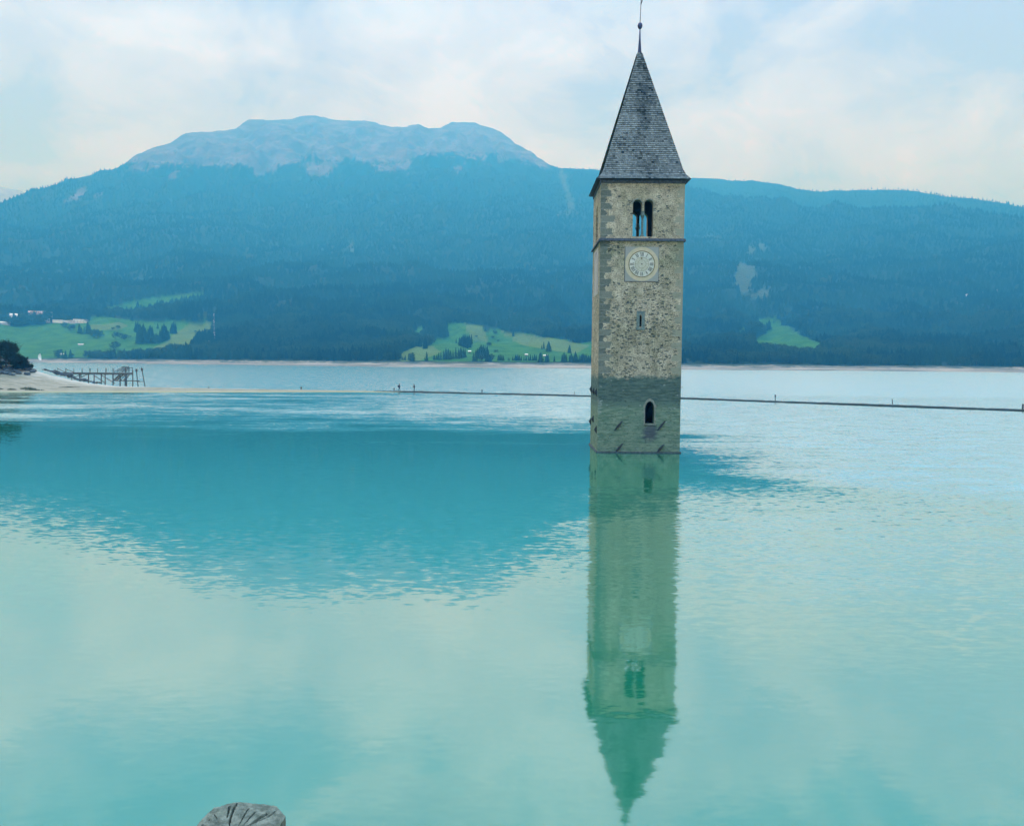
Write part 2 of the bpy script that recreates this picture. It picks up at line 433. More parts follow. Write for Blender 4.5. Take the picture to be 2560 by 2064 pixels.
# a paler mountain showing behind the left shoulder
a3 = np.linspace(R(-62), R(-24), 120); s3 = np.linspace(0, 1, 60)
A3, S3 = np.meshgrid(a3, s3, indexing='ij')
te3 = np.interp(A3, [az_te(-900, 430)[0], az_te(-300, 440)[0], az_te(0, 477)[0], az_te(52, 484)[0], az_te(150, 530)[0], az_te(300, 640)[0]], [az_te(-900, 430)[1], az_te(-300, 440)[1], az_te(0, 477)[1], az_te(52, 484)[1], az_te(150, 530)[1], az_te(300, 640)[1]])
R3 = 5400 + 2600*S3
Z3 = (CAMZ + te3*7400)*np.where(S3 < 0.75, sstep(S3, -0.3, 0.75), 1-(S3-0.75)*1.6) + 60*(fbm(A3*60, S3*12, 4)-0.5)*(S3 < 0.7)
o = grid_mesh('distant_mountain', R3*np.sin(A3), R3*np.cos(A3), Z3 - 60*(S3 <= 0), [material('far_rock', (0.24, 0.25, 0.24), scale=0.01)])
tag(o, 'pale far mountain behind the left shoulder of the ridge', 'mountain', kind='structure')

# ------------------------------------------------------------------ lake
def water_material():
    m = bpy.data.materials.new('lake_water'); m.use_nodes = True
    nt = m.node_tree; nt.nodes.clear(); g = G(nt)
    P = N(nt, 'ShaderNodeNewGeometry').outputs['Position']
    x, y, z = g.xyz(P)
    # wind patches on the lake
    wp = g.noise(g.v('MULTIPLY', P, (0.012, 0.05, 1)), 1.0, 4, 0.55)
    wq = g.m('SUBTRACT', wp, 0.5)
    yw = g.m('ADD', y, g.m('MULTIPLY', wq, 60.0))
    far = g.step(g.m('ADD', yw, g.m('MULTIPLY', g.m('SUBTRACT', g.noise(g.v('MULTIPLY', P, (0.05, 0.12, 1)), 1.0, 5, 0.7), 0.5), 50.0)), 74.0, 122.0)
    xw = g.m('ADD', g.m('ADD', x, g.m('MULTIPLY', wq, 26.0)), g.m('MULTIPLY', g.m('SUBTRACT', y, 60.0), 0.12))
    yb = g.m('ADD', y, g.m('MULTIPLY', wq, 20.0))
    nearb = g.m('MULTIPLY', g.m('MULTIPLY', g.step(xw, -4.0, 9.0), g.step(yb, 64.0, 38.0)), g.step(yb, 16.0, 36.0, 0.0, 0.50))
    right = g.m('MAXIMUM', g.m('MULTIPLY', g.step(g.m('ADD', xw, g.m('MULTIPLY', wq, 20.0)), 10.0, 31.0), g.step(yb, 28.0, 50.0)), nearb)
    left = g.m('MULTIPLY', g.step(xw, 6.0, -70.0), g.step(yw, 78.0, 100.0))
    streak = g.step(g.noise(g.v('MULTIPLY', P, (0.022, 0.075, 1)), 1.0, 6, 0.68), 0.40, 0.72, 0.25, 0.85)
    lane = g.m('MULTIPLY', far, g.mix(g.step(x, 20.0, -60.0, 0.0, 0.9), (1, 1, 1, 1), streak))
    beyond = g.step(y, 185.0, 215.0)
    mid = g.m('MULTIPLY', g.m('MULTIPLY', g.step(yw, 20.0, 34.0), g.step(yw, 60.0, 44.0)), 0.085)
    wind = g.m('MAXIMUM', g.m('MAXIMUM', lane, right), g.m('MAXIMUM', beyond, mid))
    gust = g.step(g.noise(g.v('MULTIPLY', P, (0.2, 0.5, 1)), 1.0, 4, 0.65), 0.36, 0.62, 0.55, 1.15)
    A = g.m('ADD', g.m('MULTIPLY', g.m('MULTIPLY', wind, gust), 0.70), 0.034)
    s1 = N(nt, 'ShaderNodeSeparateColor', {0: g.noise(g.v('MULTIPLY', P, (0.42, 1.0, 1)), 4.2, 4.0, 0.62, 'Color')}).outputs
    s2 = N(nt, 'ShaderNodeSeparateColor', {0: g.noise(g.v('MULTIPLY', P, (0.45, 1.0, 1)), 6.0, 3.0, 0.55, 'Color')}).outputs
    sx = g.m('MULTIPLY', g.m('ADD', g.m('SUBTRACT', s1[0], 0.5), g.m('MULTIPLY', g.m('SUBTRACT', s2[0], 0.5), 0.6)), g.m('MULTIPLY', A, 0.45))
    sy = g.m('MULTIPLY', g.m('ADD', g.m('SUBTRACT', s1[1], 0.5), g.m('MULTIPLY', g.m('SUBTRACT', s2[1], 0.5), 0.6)), A)
    # at low angles the wave faces turned towards the eye are the ones seen
    inc = N(nt, 'ShaderNodeNewGeometry').outputs['Incoming']
    ix, iy, iz = g.xyz(inc)
    bias = g.m('MULTIPLY', g.m('MULTIPLY', g.m('SUBTRACT', wind, 0.13, clamp=True), gust), g.m('ADD', g.m('MULTIPLY', beyond, g.step(x, -60.0, 110.0, -0.05, 0.06)), 0.18))
    nrm = g.v('NORMALIZE', g.comb(g.m('ADD', sx, g.m('MULTIPLY', ix, bias)), g.m('ADD', sy, g.m('MULTIPLY', iy, bias)), 1.0))
    nrm0 = g.v('NORMALIZE', g.comb(sx, sy, 1.0))
    cosv = g.m('MAXIMUM', g.dot(nrm0, inc), 0.0)
    fr = g.m('ADD', g.m('MULTIPLY', g.m('POWER', g.m('SUBTRACT', 1.0, cosv, clamp=True), 1.9), 0.80), 0.11, clamp=True)
    body = g.mix(g.step(g.noise(P, 0.02, 3, 0.5), 0.3, 0.7), (0.007, 0.158, 0.070, 1), (0.009, 0.174, 0.080, 1))
    db = N(nt, 'ShaderNodeBsdfDiffuse', {'Color': body})
    gl = N(nt, 'ShaderNodeBsdfGlossy', {'Color': (0.92, 0.98, 1.0, 1), 'Roughness': g.m('ADD', g.m('MULTIPLY', wind, 0.08), 0.05), 'Normal': nrm})
    mx = N(nt, 'ShaderNodeMixShader', {0: fr, 1: db.outputs[0], 2: gl.outputs[0]})
    nt.links.new(mx.outputs[0], N(nt, 'ShaderNodeOutputMaterial').inputs[0])
    return m
o = pydata('lake_water', [(-6500, -60, 0), (6500, -60, 0), (6500, 4200, 0), (-6500, 4200, 0)], [(0, 1, 2, 3)], [water_material()])
tag(o, 'turquoise lake, glassy in front and wind rippled further out', 'lake', kind='structure')


# ------------------------------------------------------------------ church tower
TW, TD = 7.0, 7.0
T0 = Vector((7.304, 70.365, 0)); TYAW = -0.006
def wall_material():
    m = bpy.data.materials.new('tower_masonry'); m.use_nodes = True
    nt = m.node_tree; nt.nodes.clear(); g = G(nt)
    P = N(nt, 'ShaderNodeTexCoord').outputs['Object']
    x, y, z = g.xyz(P)
    wn = g.noise(P, 1.6, 5, 0.6)
    fine = g.noise(P, 9.0, 6, 0.7)
    base = g.mix(g.step(wn, 0.35, 0.68), (0.39, 0.315, 0.20, 1), (0.63, 0.51, 0.335, 1))
    base = g.mix(g.step(g.noise(P, 0.7, 3, 0.5), 0.5, 0.75, 0.0, 0.5), base, (0.46, 0.37, 0.25, 1))
    base = g.mul(g.step(fine, 0.56, 0.40, 0.0, 0.9), base, (0.45, 0.49, 0.46, 1))
    base = g.mul(g.step(g.noise(g.v('MULTIPLY', P, (1, 1, 0.6)), 0.45, 6, 0.65), 0.42, 0.62, 0.0, 0.75), base, (0.62, 0.66, 0.60, 1))
    # rubble stones showing through the mortar, thickest below the clock
    warp = g.v('ADD', P, g.v('MULTIPLY', g.v('SUBTRACT', g.noise(P, 2.2, 2, 0.5, 'Color'), (0.5, 0.5, 0.5)), (0.35, 0.35, 0.25)))
    q = g.v('MULTIPLY', warp, (1.0, 1.0, 2.1))
    v1 = g.vor(q, 2.7)
    rnd = N(nt, 'ShaderNodeSeparateColor', {0: v1.outputs['Color']}).outputs
    dens = g.m('ADD', g.step(z, 15.5, 12.0, 0.18, 0.62), g.m('MULTIPLY', g.m('SUBTRACT', g.noise(P, 0.5, 3, 0.6), 0.5), 2.0))
    on = g.step(g.m('SUBTRACT', dens, rnd[0]), -0.03, 0.03)
    near = g.step(v1.outputs['Distance'], 0.43, 0.30)
    st = g.m('MULTIPLY', on, near)
    scol = g.mix(rnd[1], (0.03, 0.045, 0.04, 1), (0.14, 0.145, 0.11, 1))
    v2 = g.vor(g.v('MULTIPLY', warp, (1, 1, 1.9)), 6.2)
    r2 = N(nt, 'ShaderNodeSeparateColor', {0: v2.outputs['Color']}).outputs
    st2 = g.m('MULTIPLY', g.step(g.m('SUBTRACT', g.m('MULTIPLY', dens, 0.62), r2[0]), -0.02, 0.03), g.step(v2.outputs['Distance'], 0.42, 0.25))
    c = g.mix(g.m('MULTIPLY', st, 0.85), base, scol)
    c = g.mix(g.m('MULTIPLY', st2, 0.85), c, (0.045, 0.055, 0.045, 1))
    # quoins at the corners
    row = g.m('FLOOR', g.m('MULTIPLY', g.m('ADD', z, g.m('MULTIPLY', wn, 0.15)), 1.9))
    par = g.m('MODULO', row, 2.0)
    rw = N(nt, 'ShaderNodeTexWhiteNoise', {'W': row}, noise_dimensions='1D').outputs[0]
    lim = g.m('ADD', g.m('ADD', g.m('MULTIPLY', par, 0.42), 0.38), g.m('MULTIPLY', rw, 0.35))
    xa = g.m('MINIMUM', x, g.m('ADD', g.m('SUBTRACT', TW, x), 0.25))
    qe = g.m('ADD', xa, g.m('ADD', g.m('MULTIPLY', g.m('SUBTRACT', fine, 0.5), 0.5), g.m('MULTIPLY', g.m('SUBTRACT', wn, 0.5), 0.9)))
    qm = g.m('MULTIPLY', g.step(g.m('SUBTRACT', lim, qe), -0.03, 0.06), g.step(y, 0.35, 0.25))
    qcol = g.mix(rw, (0.07, 0.09, 0.07, 1), (0.19, 0.195, 0.14, 1))
    qcol = g.mix(g.step(x, 3.0, 4.0), qcol, (0.27, 0.26, 0.17, 1))
    qcol = g.mix(g.step(fine, 0.5, 0.72, 0.0, 0.5), qcol, (0.30, 0.31, 0.24, 1))
    fz_ = g.m('FRACT', g.m('MULTIPLY', g.m('ADD', z, g.m('MULTIPLY', wn, 0.15)), 1.9))
    qcol = g.mix(g.m('MULTIPLY', g.step(fz_, 0.13, 0.05), 0.35), qcol, (0.36, 0.37, 0.30, 1))
    c = g.mix(g.m('MULTIPLY', qm, 0.9), c, qcol)
    # darker mottling under the string course and around the clock
    dm = g.m('MULTIPLY', g.step(z, 14.6, 16.6), g.step(z, 18.1, 17.9))
    dm = g.m('MULTIPLY', dm, g.step(g.noise(P, 0.9, 4, 0.6), 0.30, 0.62))
    c = g.mul(g.m('MULTIPLY', dm, 0.8), c, (0.52, 0.62, 0.55, 1))
    # high-water stains: dark algae band, then paler green wall down to the lake
    zz = g.m('ADD', z, g.m('MULTIPLY', g.m('SUBTRACT', g.noise(g.v('MULTIPLY', P, (1, 1, 1.6)), 1.1, 7, 0.72), 0.5), 2.0))
    band = g.step(zz, 6.75, 6.2)
    nb = g.noise(g.v('MULTIPLY', P, (0.6, 0.6, 3.0)), 1.6, 5, 0.7)
    dark = g.mix(g.step(nb, 0.35, 0.68), (0.055, 0.09, 0.07, 1), (0.12, 0.165, 0.12, 1))
    low = g.mix(g.step(nb, 0.35, 0.66), (0.10, 0.165, 0.10, 1), (0.21, 0.26, 0.165, 1))
    z2 = g.m('ADD', z, g.m('MULTIPLY', g.m('SUBTRACT', wn, 0.5), 0.35))
    wet = g.mix(g.step(z2, 4.45, 4.25), dark, g.mix(g.step(z2, 4.1, 3.7), (0.11, 0.16, 0.11, 1), low))
    wet = g.mix(g.m('MULTIPLY', st2, 0.5), wet, (0.05, 0.07, 0.055, 1))
    pale = g.m('MULTIPLY', g.step(rnd[2], 0.90, 0.93), g.step(v1.outputs['Distance'], 0.34, 0.24))
    wet = g.mix(g.m('MULTIPLY', pale, 0.6), wet, (0.33, 0.36, 0.27, 1))
    lq = g.m('MULTIPLY', g.step(g.m('ADD', x, g.m('MULTIPLY', fine, 0.5)), 0.62, 0.45), g.m('MULTIPLY', g.m('MULTIPLY', g.step(z, 4.7, 4.5), g.m('MULTIPLY', g.step(z, 3.0, 3.4), g.step(y, 0.3, 0.2))), g.step(nb, 0.4, 0.6)))
    wet = g.mix(g.m('MULTIPLY', lq, 0.6), wet, (0.36, 0.37, 0.30, 1))
    c = g.mix(band, c, wet)
    # sooty stain below the door
    dx_ = g.m('SUBTRACT', x, 4.45); dz_ = g.m('MULTIPLY', g.m('SUBTRACT', z, 1.75), 0.8)
    dd = g.m('SQRT', g.m('ADD', g.m('MULTIPLY', dx_, dx_), g.m('MULTIPLY', dz_, dz_)))
    sk = g.m('MULTIPLY', g.step(g.m('ADD', dd, g.m('MULTIPLY', g.m('SUBTRACT', nb, 0.5), 1.2)), 0.85, 0.3), g.step(y, 0.3, 0.1))
    c = g.mix(g.m('MULTIPLY', sk, 0.75), c, (0.055, 0.055, 0.075, 1))
    # inside of the shaft: shade painted in as near-black wall colour
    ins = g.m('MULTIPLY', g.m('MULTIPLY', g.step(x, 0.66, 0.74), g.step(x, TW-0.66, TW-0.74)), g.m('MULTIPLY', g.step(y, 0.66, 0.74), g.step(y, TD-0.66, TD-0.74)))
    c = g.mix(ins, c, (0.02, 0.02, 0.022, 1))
    h = g.m('ADD', g.m('MULTIPLY', fine, 0.6), g.m('MULTIPLY', g.m('ADD', st, st2), -0.5))
    b = N(nt, 'ShaderNodeBsdfPrincipled', {'Base Color': c, 'Roughness': 0.92, 'Specular IOR Level': 0.15})
    nt.links.new(N(nt, 'ShaderNodeBump', {'Height': h, 'Distance': 0.07, 'Strength': 0.9}).outputs[0], b.inputs['Normal'])
    nt.links.new(b.outputs[0], N(nt, 'ShaderNodeOutputMaterial').inputs[0])
    return m
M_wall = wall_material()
M_dress = material('dressed_stone', (0.215, 0.215, 0.155), vary=0.35, scale=6, bump=0.02)
M_darkst = material('dark_dressed_stone', (0.13, 0.17, 0.14), vary=0.35, scale=6, bump=0.02)
M_cornice = material('cornice_stone', (0.055, 0.065, 0.07), vary=0.4, scale=5, bump=0.02)
M_lead = material('lead_sheet', (0.035, 0.045, 0.085), rough=0.5, metal=0.3)
M_iron = material('rusty_iron', (0.03, 0.035, 0.035), rough=0.8, vary=0.4, scale=20)
M_dark = material('dark_timber', (0.03, 0.028, 0.025), vary=0.3)

tower = empty('church_tower', T0, 'tall stone bell tower with steep shingled spire standing alone in the lake', 'tower', rz=TYAW)
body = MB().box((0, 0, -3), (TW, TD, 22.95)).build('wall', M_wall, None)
def arch_prism(x0, x1, z0, z1, y0, y1, pointed=False, n=10):
    xc = (x0+x1)/2; hw = (x1-x0)/2
    pts = [(x0, z0)]
    if pointed:
        h = hw*1.75; zs = z1-h
        pts = [(x1, z0), (x1, zs)] + [(x1 - hw*(t**1.6), zs + h*math.sin(t*PI/2)**0.9) for t in [i/6 for i in range(1, 7)]] 
        pts += [(x0 + hw*(t**1.6), zs + h*math.sin(t*PI/2)**0.9) for t in [i/6 for i in range(5, 0, -1)]] + [(x0, zs), (x0, z0)]
    else:
        zs = z1-hw
        pts = [(x1, z0)] + [(xc + hw*math.cos(a), zs + hw*math.sin(a)) for a in [PI*i/n for i in range(n+1)]] + [(x0, z0)]
    k = len(pts)
    V = [(p[0], y0, p[1]) for p in pts] + [(p[0], y1, p[1]) for p in pts]
    Fc = [tuple(range(k)), tuple(range(2*k-1, k-1, -1))] + [(i, k+i, k+(i+1) % k, (i+1) % k) for i in range(k)]
    return V, Fc
BACK = 0.50
BX0, BX1, BZ0, BZ1 = 2.68, 4.40, 18.22, 21.28     # the pair of bell openings
def cutter(V, Fc): 
    o = pydata('cut', V, Fc); 
    bm = bmesh.new(); bm.from_mesh(o.data); bmesh.ops.recalc_face_normals(bm, faces=bm.faces); bm.to_mesh(o.data); bm.free()
    return o
cuts = [MB().box((0.95, 0.95, -2.5), (TW-0.95, TD-0.95, 17.7)).build('cut', M_wall), MB().box((0.75, 0.75, 18.0), (TW-0.75, TD-0.75, 22.7)).build('cut', M_wall)]
for a, b_ in ((-0.5, 1.3), (TD-1.3, TD+0.5)):
    sh_ = BACK if a > 0 else 0.0
    cuts.append(cutter(*arch_prism(BX0+sh_, 3.45+sh_, BZ0, BZ1, a, b_)))
    cuts.append(cutter(*arch_prism(3.63+sh_, BX1+sh_, BZ0, BZ1, a, b_)))
    cuts.append(cutter(*[[(BX0+sh_, a, BZ0), (BX1+sh_, a, BZ0), (BX1+sh_, b_, BZ0), (BX0+sh_, b_, BZ0), (BX0+sh_, a, 20.35), (BX1+sh_, a, 20.35), (BX1+sh_, b_, 20.35), (BX0+sh_, b_, 20.35)], [(3,2,1,0),(4,5,6,7),(0,1,5,4),(1,2,6,5),(2,3,7,6),(3,0,4,7)]]))
    sw = lambda VF: ([(v[1], v[0], v[2]) for v in VF[0]], VF[1])
    cuts.append(cutter(*sw(arch_prism(2.68, 3.45, BZ0, BZ1, a, b_))))
    cuts.append(cutter(*sw(arch_prism(3.63, 4.40, BZ0, BZ1, a, b_))))
    cuts.append(cutter(*sw(([(BX0, a, BZ0), (BX1, a, BZ0), (BX1, b_, BZ0), (BX0, b_, BZ0), (BX0, a, 20.35), (BX1, a, 20.35), (BX1, b_, 20.35), (BX0, b_, 20.35)], [(3,2,1,0),(4,5,6,7),(0,1,5,4),(1,2,6,5),(2,3,7,6),(3,0,4,7)]))))
cuts.append(cutter(*arch_prism(4.0, 4.78, 2.50, 4.40, -0.5, 1.3, True)))
cuts.append(MB().box((3.40, -0.5, 10.72), (3.57, 1.3, 11.62)).build('cut', M_wall))
boolean(body, cuts)
body.name = 'wall'; body.parent = tower
# belfry columns with cushion caps and imposts, one in each pair of openings
for cx_, cy_, ang in ((3.54, 0.37, 0), (3.54+BACK, TD-0.37, 0), (0.37, 3.54, PI/2), (TW-0.37, 3.54, PI/2)):
    k = MB(); q_ = 1.35 if cy_ > 5 else 1.0
    k.lathe([(0.17*q_, 18.22), (0.17*q_, 18.34), (0.12*q_, 18.42), (0.10*q_, 18.5), (0.095*q_, 19.75), (0.11*q_, 19.8), (0.17*q_, 20.02)], cx_, cy_, 12)
    col = k.build('belfry_column', M_darkst, tower, False)
    h = 0.31
    dx2, dy2 = (0.09, h) if ang == 0 else (h, 0.09)
    im = MB(); im.box((cx_-dx2-0.03, cy_-dy2, 20.02), (cx_+dx2+0.03, cy_+dy2, 20.352)).build('impost', M_darkst, col)
ar = MB()      # narrow voussoir rims round the front openings
def rim(x0, x1, z1, wd, y):
    hw = (x1-x0)/2; xc = (x0+x1)/2; zs = z1-hw; n = 12
    for i in range(n):
        a, b_ = PI*i/n+0.02, PI*(i+1)/n-0.02
        P = [(xc+rr*math.cos(t), zs+rr*math.sin(t)) for rr, t in ((hw+0.004, a), (hw+wd, a), (hw+wd, b_), (hw+0.004, b_))]
        ar.add([(p[0], y, p[1]) for p in P] + [(p[0], 0.05, p[1]) for p in P], [(3,2,1,0),(0,1,5,4),(1,2,6,5),(2,3,7,6),(3,0,4,7)])
rim(BX0, 3.45, BZ1, 0.10, -0.02); rim(3.63, BX1, BZ1, 0.10, -0.022)
ar.build('window_surround', M_dress, tower)
# string course, wall plate, plinth
def ring(z0, z1, out, mat, name, top=None, par=None):
    k = MB(); o_ = out; t_ = out if top is None else top
    A = [(-o_, -o_, z0), (TW+o_, -o_, z0), (TW+o_, TD+o_, z0), (-o_, TD+o_, z0)]
    B = [(-t_, -t_, z1), (TW+t_, -t_, z1), (TW+t_, TD+t_, z1), (-t_, TD+t_, z1)]
    i_ = -0.02
    A2_ = [(-i_, -i_, z0), (TW+i_, -i_, z0), (TW+i_, TD+i_, z0), (-i_, TD+i_, z0)]
    B2_ = [(-i_, -i_, z1), (TW+i_, -i_, z1), (TW+i_, TD+i_, z1), (-i_, TD+i_, z1)]
    V = A + B + A2_ + B2_; Fc = []
    for i in range(4):
        j = (i+1) % 4
        Fc += [(i, j, 4+j, 4+i), (4+i, 4+j, 12+j, 12+i), (8+i, 12+i, 12+j, 8+j), (i, 8+i, 8+j, j)]
    return k.add(V, Fc).build(name, mat, par or tower)
ring(17.84, 18.06, 0.16, M_cornice, 'string_course', 0.10)
ring(22.62, 22.93, 0.06, M_cornice, 'wall_plate')
ring(-0.8, 0.10, 0.12, M_cornice, 'plinth')
MB().box((0.8, 0.8, 17.72), (TW-0.8, TD-0.8, 17.98)).build('belfry_floor', M_dark, tower)
# door surround (voussoirs and jambs) and sill
k = MB()
for i in range(6):
    z0 = 2.50+i*0.27
    wv = 0.10+0.05*(i % 2)
    k.box((4.0-wv, -0.03, z0+0.01), (3.998, 0.05, z0+0.26)); k.box((4.782, -0.03, z0+0.01), (4.78+wv, 0.05, z0+0.26))
V, Fc = arch_prism(4.0, 4.78, 2.50, 4.40, 0, 1, True)
V2, _ = arch_prism(3.85, 4.93, 2.50, 4.64, 0, 1, True)
kk = len(V)//2
for i in range(2, kk-3):
    a, b_ = V[i], V[i+1]; c_, d_ = V2[i], V2[i+1]
    e_ = 0.02
    P = [Vector((p[0], 0, p[2])) for p in (a, b_, d_, c_)]
    ce = sum(P, Vector())/4
    P = [ce + (p-ce)*0.93 for p in P]
    k.add([(p.x, -0.04, p.z) for p in P] + [(p.x, 0.05, p.z) for p in P], [(0,1,2,3),(0,4,5,1),(1,5,6,2),(2,6,7,3),(3,7,4,0)])
dsr = k.build('door_surround', M_dress, tower)
MB().box((3.86, -0.06, 2.40), (4.92, 0.05, 2.495)).build('door_sill', M_dress, dsr)
k = MB(); k.box((3.14, -0.035, 10.60), (3.395, 0.05, 11.75)); k.box((3.575, -0.035, 10.60), (3.83, 0.05, 11.75)); k.box((3.14, -0.04, 11.752), (3.83, 0.05, 12.0)); 
sl = k.build('slit_window_surround', M_darkst, tower)
MB().box((3.10, -0.07, 10.42), (3.86, 0.05, 10.595)).build('slit_window_sill', M_darkst, sl)
# iron wall anchors and stubs
def anchor(x, z, dx_=0.38, dz_=0.42, side=0):
    k = MB()
    if side == 0:
        k.add([(x-dx_, -0.10, z-dz_), (x-dx_+0.10, -0.03, z-dz_+0.0), (x+dx_, -0.14, z+dz_), (x+dx_-0.12, -0.02, z+dz_-0.05), (x-0.03, -0.16, z+0.09), (x+0.05, -0.16, z-0.09), (x-0.03, 0.06, z+0.09), (x+0.05, 0.06, z-0.09)],
              [(0,5,4),(0,1,5),(4,5,2),(5,3,2),(0,4,6),(4,2,6),(1,7,5),(5,7,3),(2,3,7,6),(0,6,7,1)])
    else:
        k.add([(0.06, x-0.10, z-dz_), (-0.04, x, z-dz_), (-0.22, x, z), (-0.03, x, z+dz_), (0.06, x+0.10, z), (-0.1, x-0.12, z-0.05), (-0.1, x+0.12, z-0.05)],
              [(0,1,5),(1,2,5),(2,3,5),(0,5,3),(1,6,2),(2,6,3),(1,0,4),(1,4,6),(4,3,6),(0,3,4)])
    return k.build('wall_anchor', M_iron, tower)
for x, z in ((1.75, 2.32), (5.38, 2.35), (1.82, 0.42), (5.3, 0.36)): anchor(x, z)
for yv, z in ((1.2, 5.1), (3.6, 5.1), (6.2, 5.2), (0.9, 1.9), (3.9, 2.6), (6.4, 2.2)): anchor(yv, z, dz_=0.35, side=1)
k = MB(); k.tube((TW-0.02, 0.6, 5.55), (TW+0.28, 0.5, 5.62), 0.03, 0.015, 6); k.build('iron_spike', M_iron, tower)
k = MB(); k.tube((TW-0.02, 0.9, 5.15), (TW+0.12, 0.85, 5.15), 0.06, 0.03, 6); k.build('iron_spike', M_iron, tower)

# painted clock on the front wall
def clock_mat(rose=False):
    m = bpy.data.materials.new('fresco_dial' if not rose else 'fresco_panel'); m.use_nodes = True
    nt = m.node_tree; nt.nodes.clear(); g = G(nt)
    P = N(nt, 'ShaderNodeTexCoord').outputs['Object']
    x, y, z = g.xyz(P)
    n = g.noise(P, 3.0, 5, 0.65)
    if not rose:
        r_ = g.m('SQRT', g.m('ADD', g.m('MULTIPLY', x, x), g.m('MULTIPLY', z, z)))
        blue = g.mix(n, (0.24, 0.245, 0.20, 1), (0.36, 0.34, 0.27, 1))
        cream = g.mix(g.step(n, 0.35, 0.65), (0.46, 0.39, 0.23, 1), (0.55, 0.43, 0.27, 1))
        dial = g.mix(g.step(n, 0.3, 0.7), (0.48, 0.46, 0.33, 1), (0.62, 0.57, 0.44, 1))
        inner = g.mix(g.step(n, 0.3, 0.7), (0.42, 0.40, 0.27, 1), (0.55, 0.50, 0.36, 1))
        c = g.mix(g.step(g.m('ADD', r_, g.m('MULTIPLY', n, 0.06)), 1.45, 1.43), blue, cream)
        c = g.mix(g.step(r_, 1.09, 1.08), c, dial)
        c = g.mix(g.step(r_, 0.595, 0.585), c, inner)
        c = g.mul(g.step(g.noise(P, 1.5, 4, 0.6), 0.5, 0.8, 0, 0.35), c, (0.62, 0.66, 0.58, 1))
    else:
        c = g.mix(g.step(n, 0.3, 0.7), (0.36, 0.33, 0.25, 1), (0.52, 0.43, 0.36, 1))
    b = N(nt, 'ShaderNodeBsdfPrincipled', {'Base Color': c, 'Roughness': 0.9, 'Specular IOR Level': 0.1})
    nt.links.new(b.outputs[0], N(nt, 'ShaderNodeOutputMaterial').inputs[0])
    return m
CX, CZ = 3.50, 15.93
M_paint = material('faded_black_paint', (0.09, 0.10, 0.085), vary=0.35, scale=8)
M_paint2 = material('faded_brown_paint', (0.17, 0.135, 0.06), vary=0.35, scale=8)
clock = MB().box((-1.40, -0.035, -1.43), (1.40, 0.03, 1.43)).build('clock_face', clock_mat(), tower)
clock.location = (CX, 0, CZ)
k = MB(); k.box((-1.45, -0.02, -1.47), (-1.402, 0.03, 1.45)); k.box((1.402, -0.02, -1.47), (1.43, 0.03, 1.45)); k.box((-1.402, -0.02, -1.48), (1.402, 0.03, -1.432))
k.build('panel_edge', M_cornice, clock)
def ringpart(r0, r1, name, mat):
    n = 64; V = []; Fc = []
    for i in range(n):
        a = 2*PI*i/n
        for rr, yy in ((r0, -0.043), (r1, -0.043), (r1, -0.03), (r0, -0.03)): V.append((rr*math.cos(a), yy, rr*math.sin(a)))
    for i in range(n):
        j = (i+1) % n
        for q_ in range(4): Fc.append((i*4+q_, i*4+(q_+1) % 4, j*4+(q_+1) % 4, j*4+q_))
    return MB().add(V, Fc).build(name, mat, clock)
ringpart(1.045, 1.115, 'dial_ring', M_paint2); ringpart(0.575, 0.592, 'dial_ring', M_paint2); ringpart(0.335, 0.350, 'dial_ring', M_paint2)
NUM = ['XII', 'I', 'II', 'III', 'IIII', 'V', 'VI', 'VII', 'VIII', 'IX', 'X', 'XI']
WD = {'I': 0.085, 'V': 0.15, 'X': 0.15}
for i, s_ in enumerate(NUM):
    th = 2*PI*i/12
    tot = sum(WD[c_] for c_ in s_); x0 = -tot/2; k = MB()
    r0, r1 = 0.66, 0.98
    def stroke(xa, xb, wdt, ra=r0, rb=r1):
        def pt(xx, rr): return (xx*math.cos(th) + rr*math.sin(th), rr*math.cos(th) - xx*math.sin(th))
        P = [pt(xa-wdt/2, ra), pt(xa+wdt/2, ra), pt(xb+wdt/2, rb), pt(xb-wdt/2, rb)]
        k.add([(p[0], -0.045, p[1]) for p in P] + [(p[0], -0.03, p[1]) for p in P], [(0,1,2,3),(0,4,5,1),(1,5,6,2),(2,6,7,3),(3,7,4,0)])
    for c_ in s_:
        wc = WD[c_]; xm = x0 + wc/2
        if c_ == 'I': stroke(xm, xm, 0.045)
        elif c_ == 'V': stroke(xm, xm-0.05, 0.045); stroke(xm+0.005, xm+0.05, 0.022)
        else: stroke(xm+0.05, xm-0.05, 0.045); stroke(xm-0.05, xm+0.05, 0.022)
        x0 += wc
    k.build('numeral', M_paint, clock)
MB().tube((0, -0.05, 0), (0, 0.0, 0), 0.055, n=12).build('spindle_hole', M_dark, clock)
for a0, a1, c0, c1 in ((-0.012, 0.012, -0.57, -0.42), (-0.57, -0.42, -0.012, 0.012), (0.36, 0.57, -0.012, 0.012), (-0.09, 0.04, 0.42, 0.54)):
    MB().box((a0, -0.042, c0), (a1, -0.03, c1)).build('dial_mark', M_paint2, clock)
fr_ = MB().box((-0.03, 1.5, 13.55), (0.05, 5.3, 17.55)).build('fresco_panel', clock_mat(True), tower)
k = MB()
for i in range(16):
    a, b_ = PI*(i/16), PI*((i+1)/16)
    k.beam((-0.035, 3.4+1.3*math.cos(a), 15.6+1.7*math.sin(a)), (-0.035, 3.4+1.3*math.cos(b_), 15.6+1.7*math.sin(b_)), 0.02, 0.07)
k.beam((-0.035, 2.1, 15.6), (-0.035, 2.1, 13.8), 0.02, 0.07); k.beam((-0.035, 4.7, 15.6), (-0.035, 4.7, 13.8), 0.02, 0.07)
k.build('fresco_border', material('faded_violet_paint', (0.20, 0.15, 0.17)), fr_)

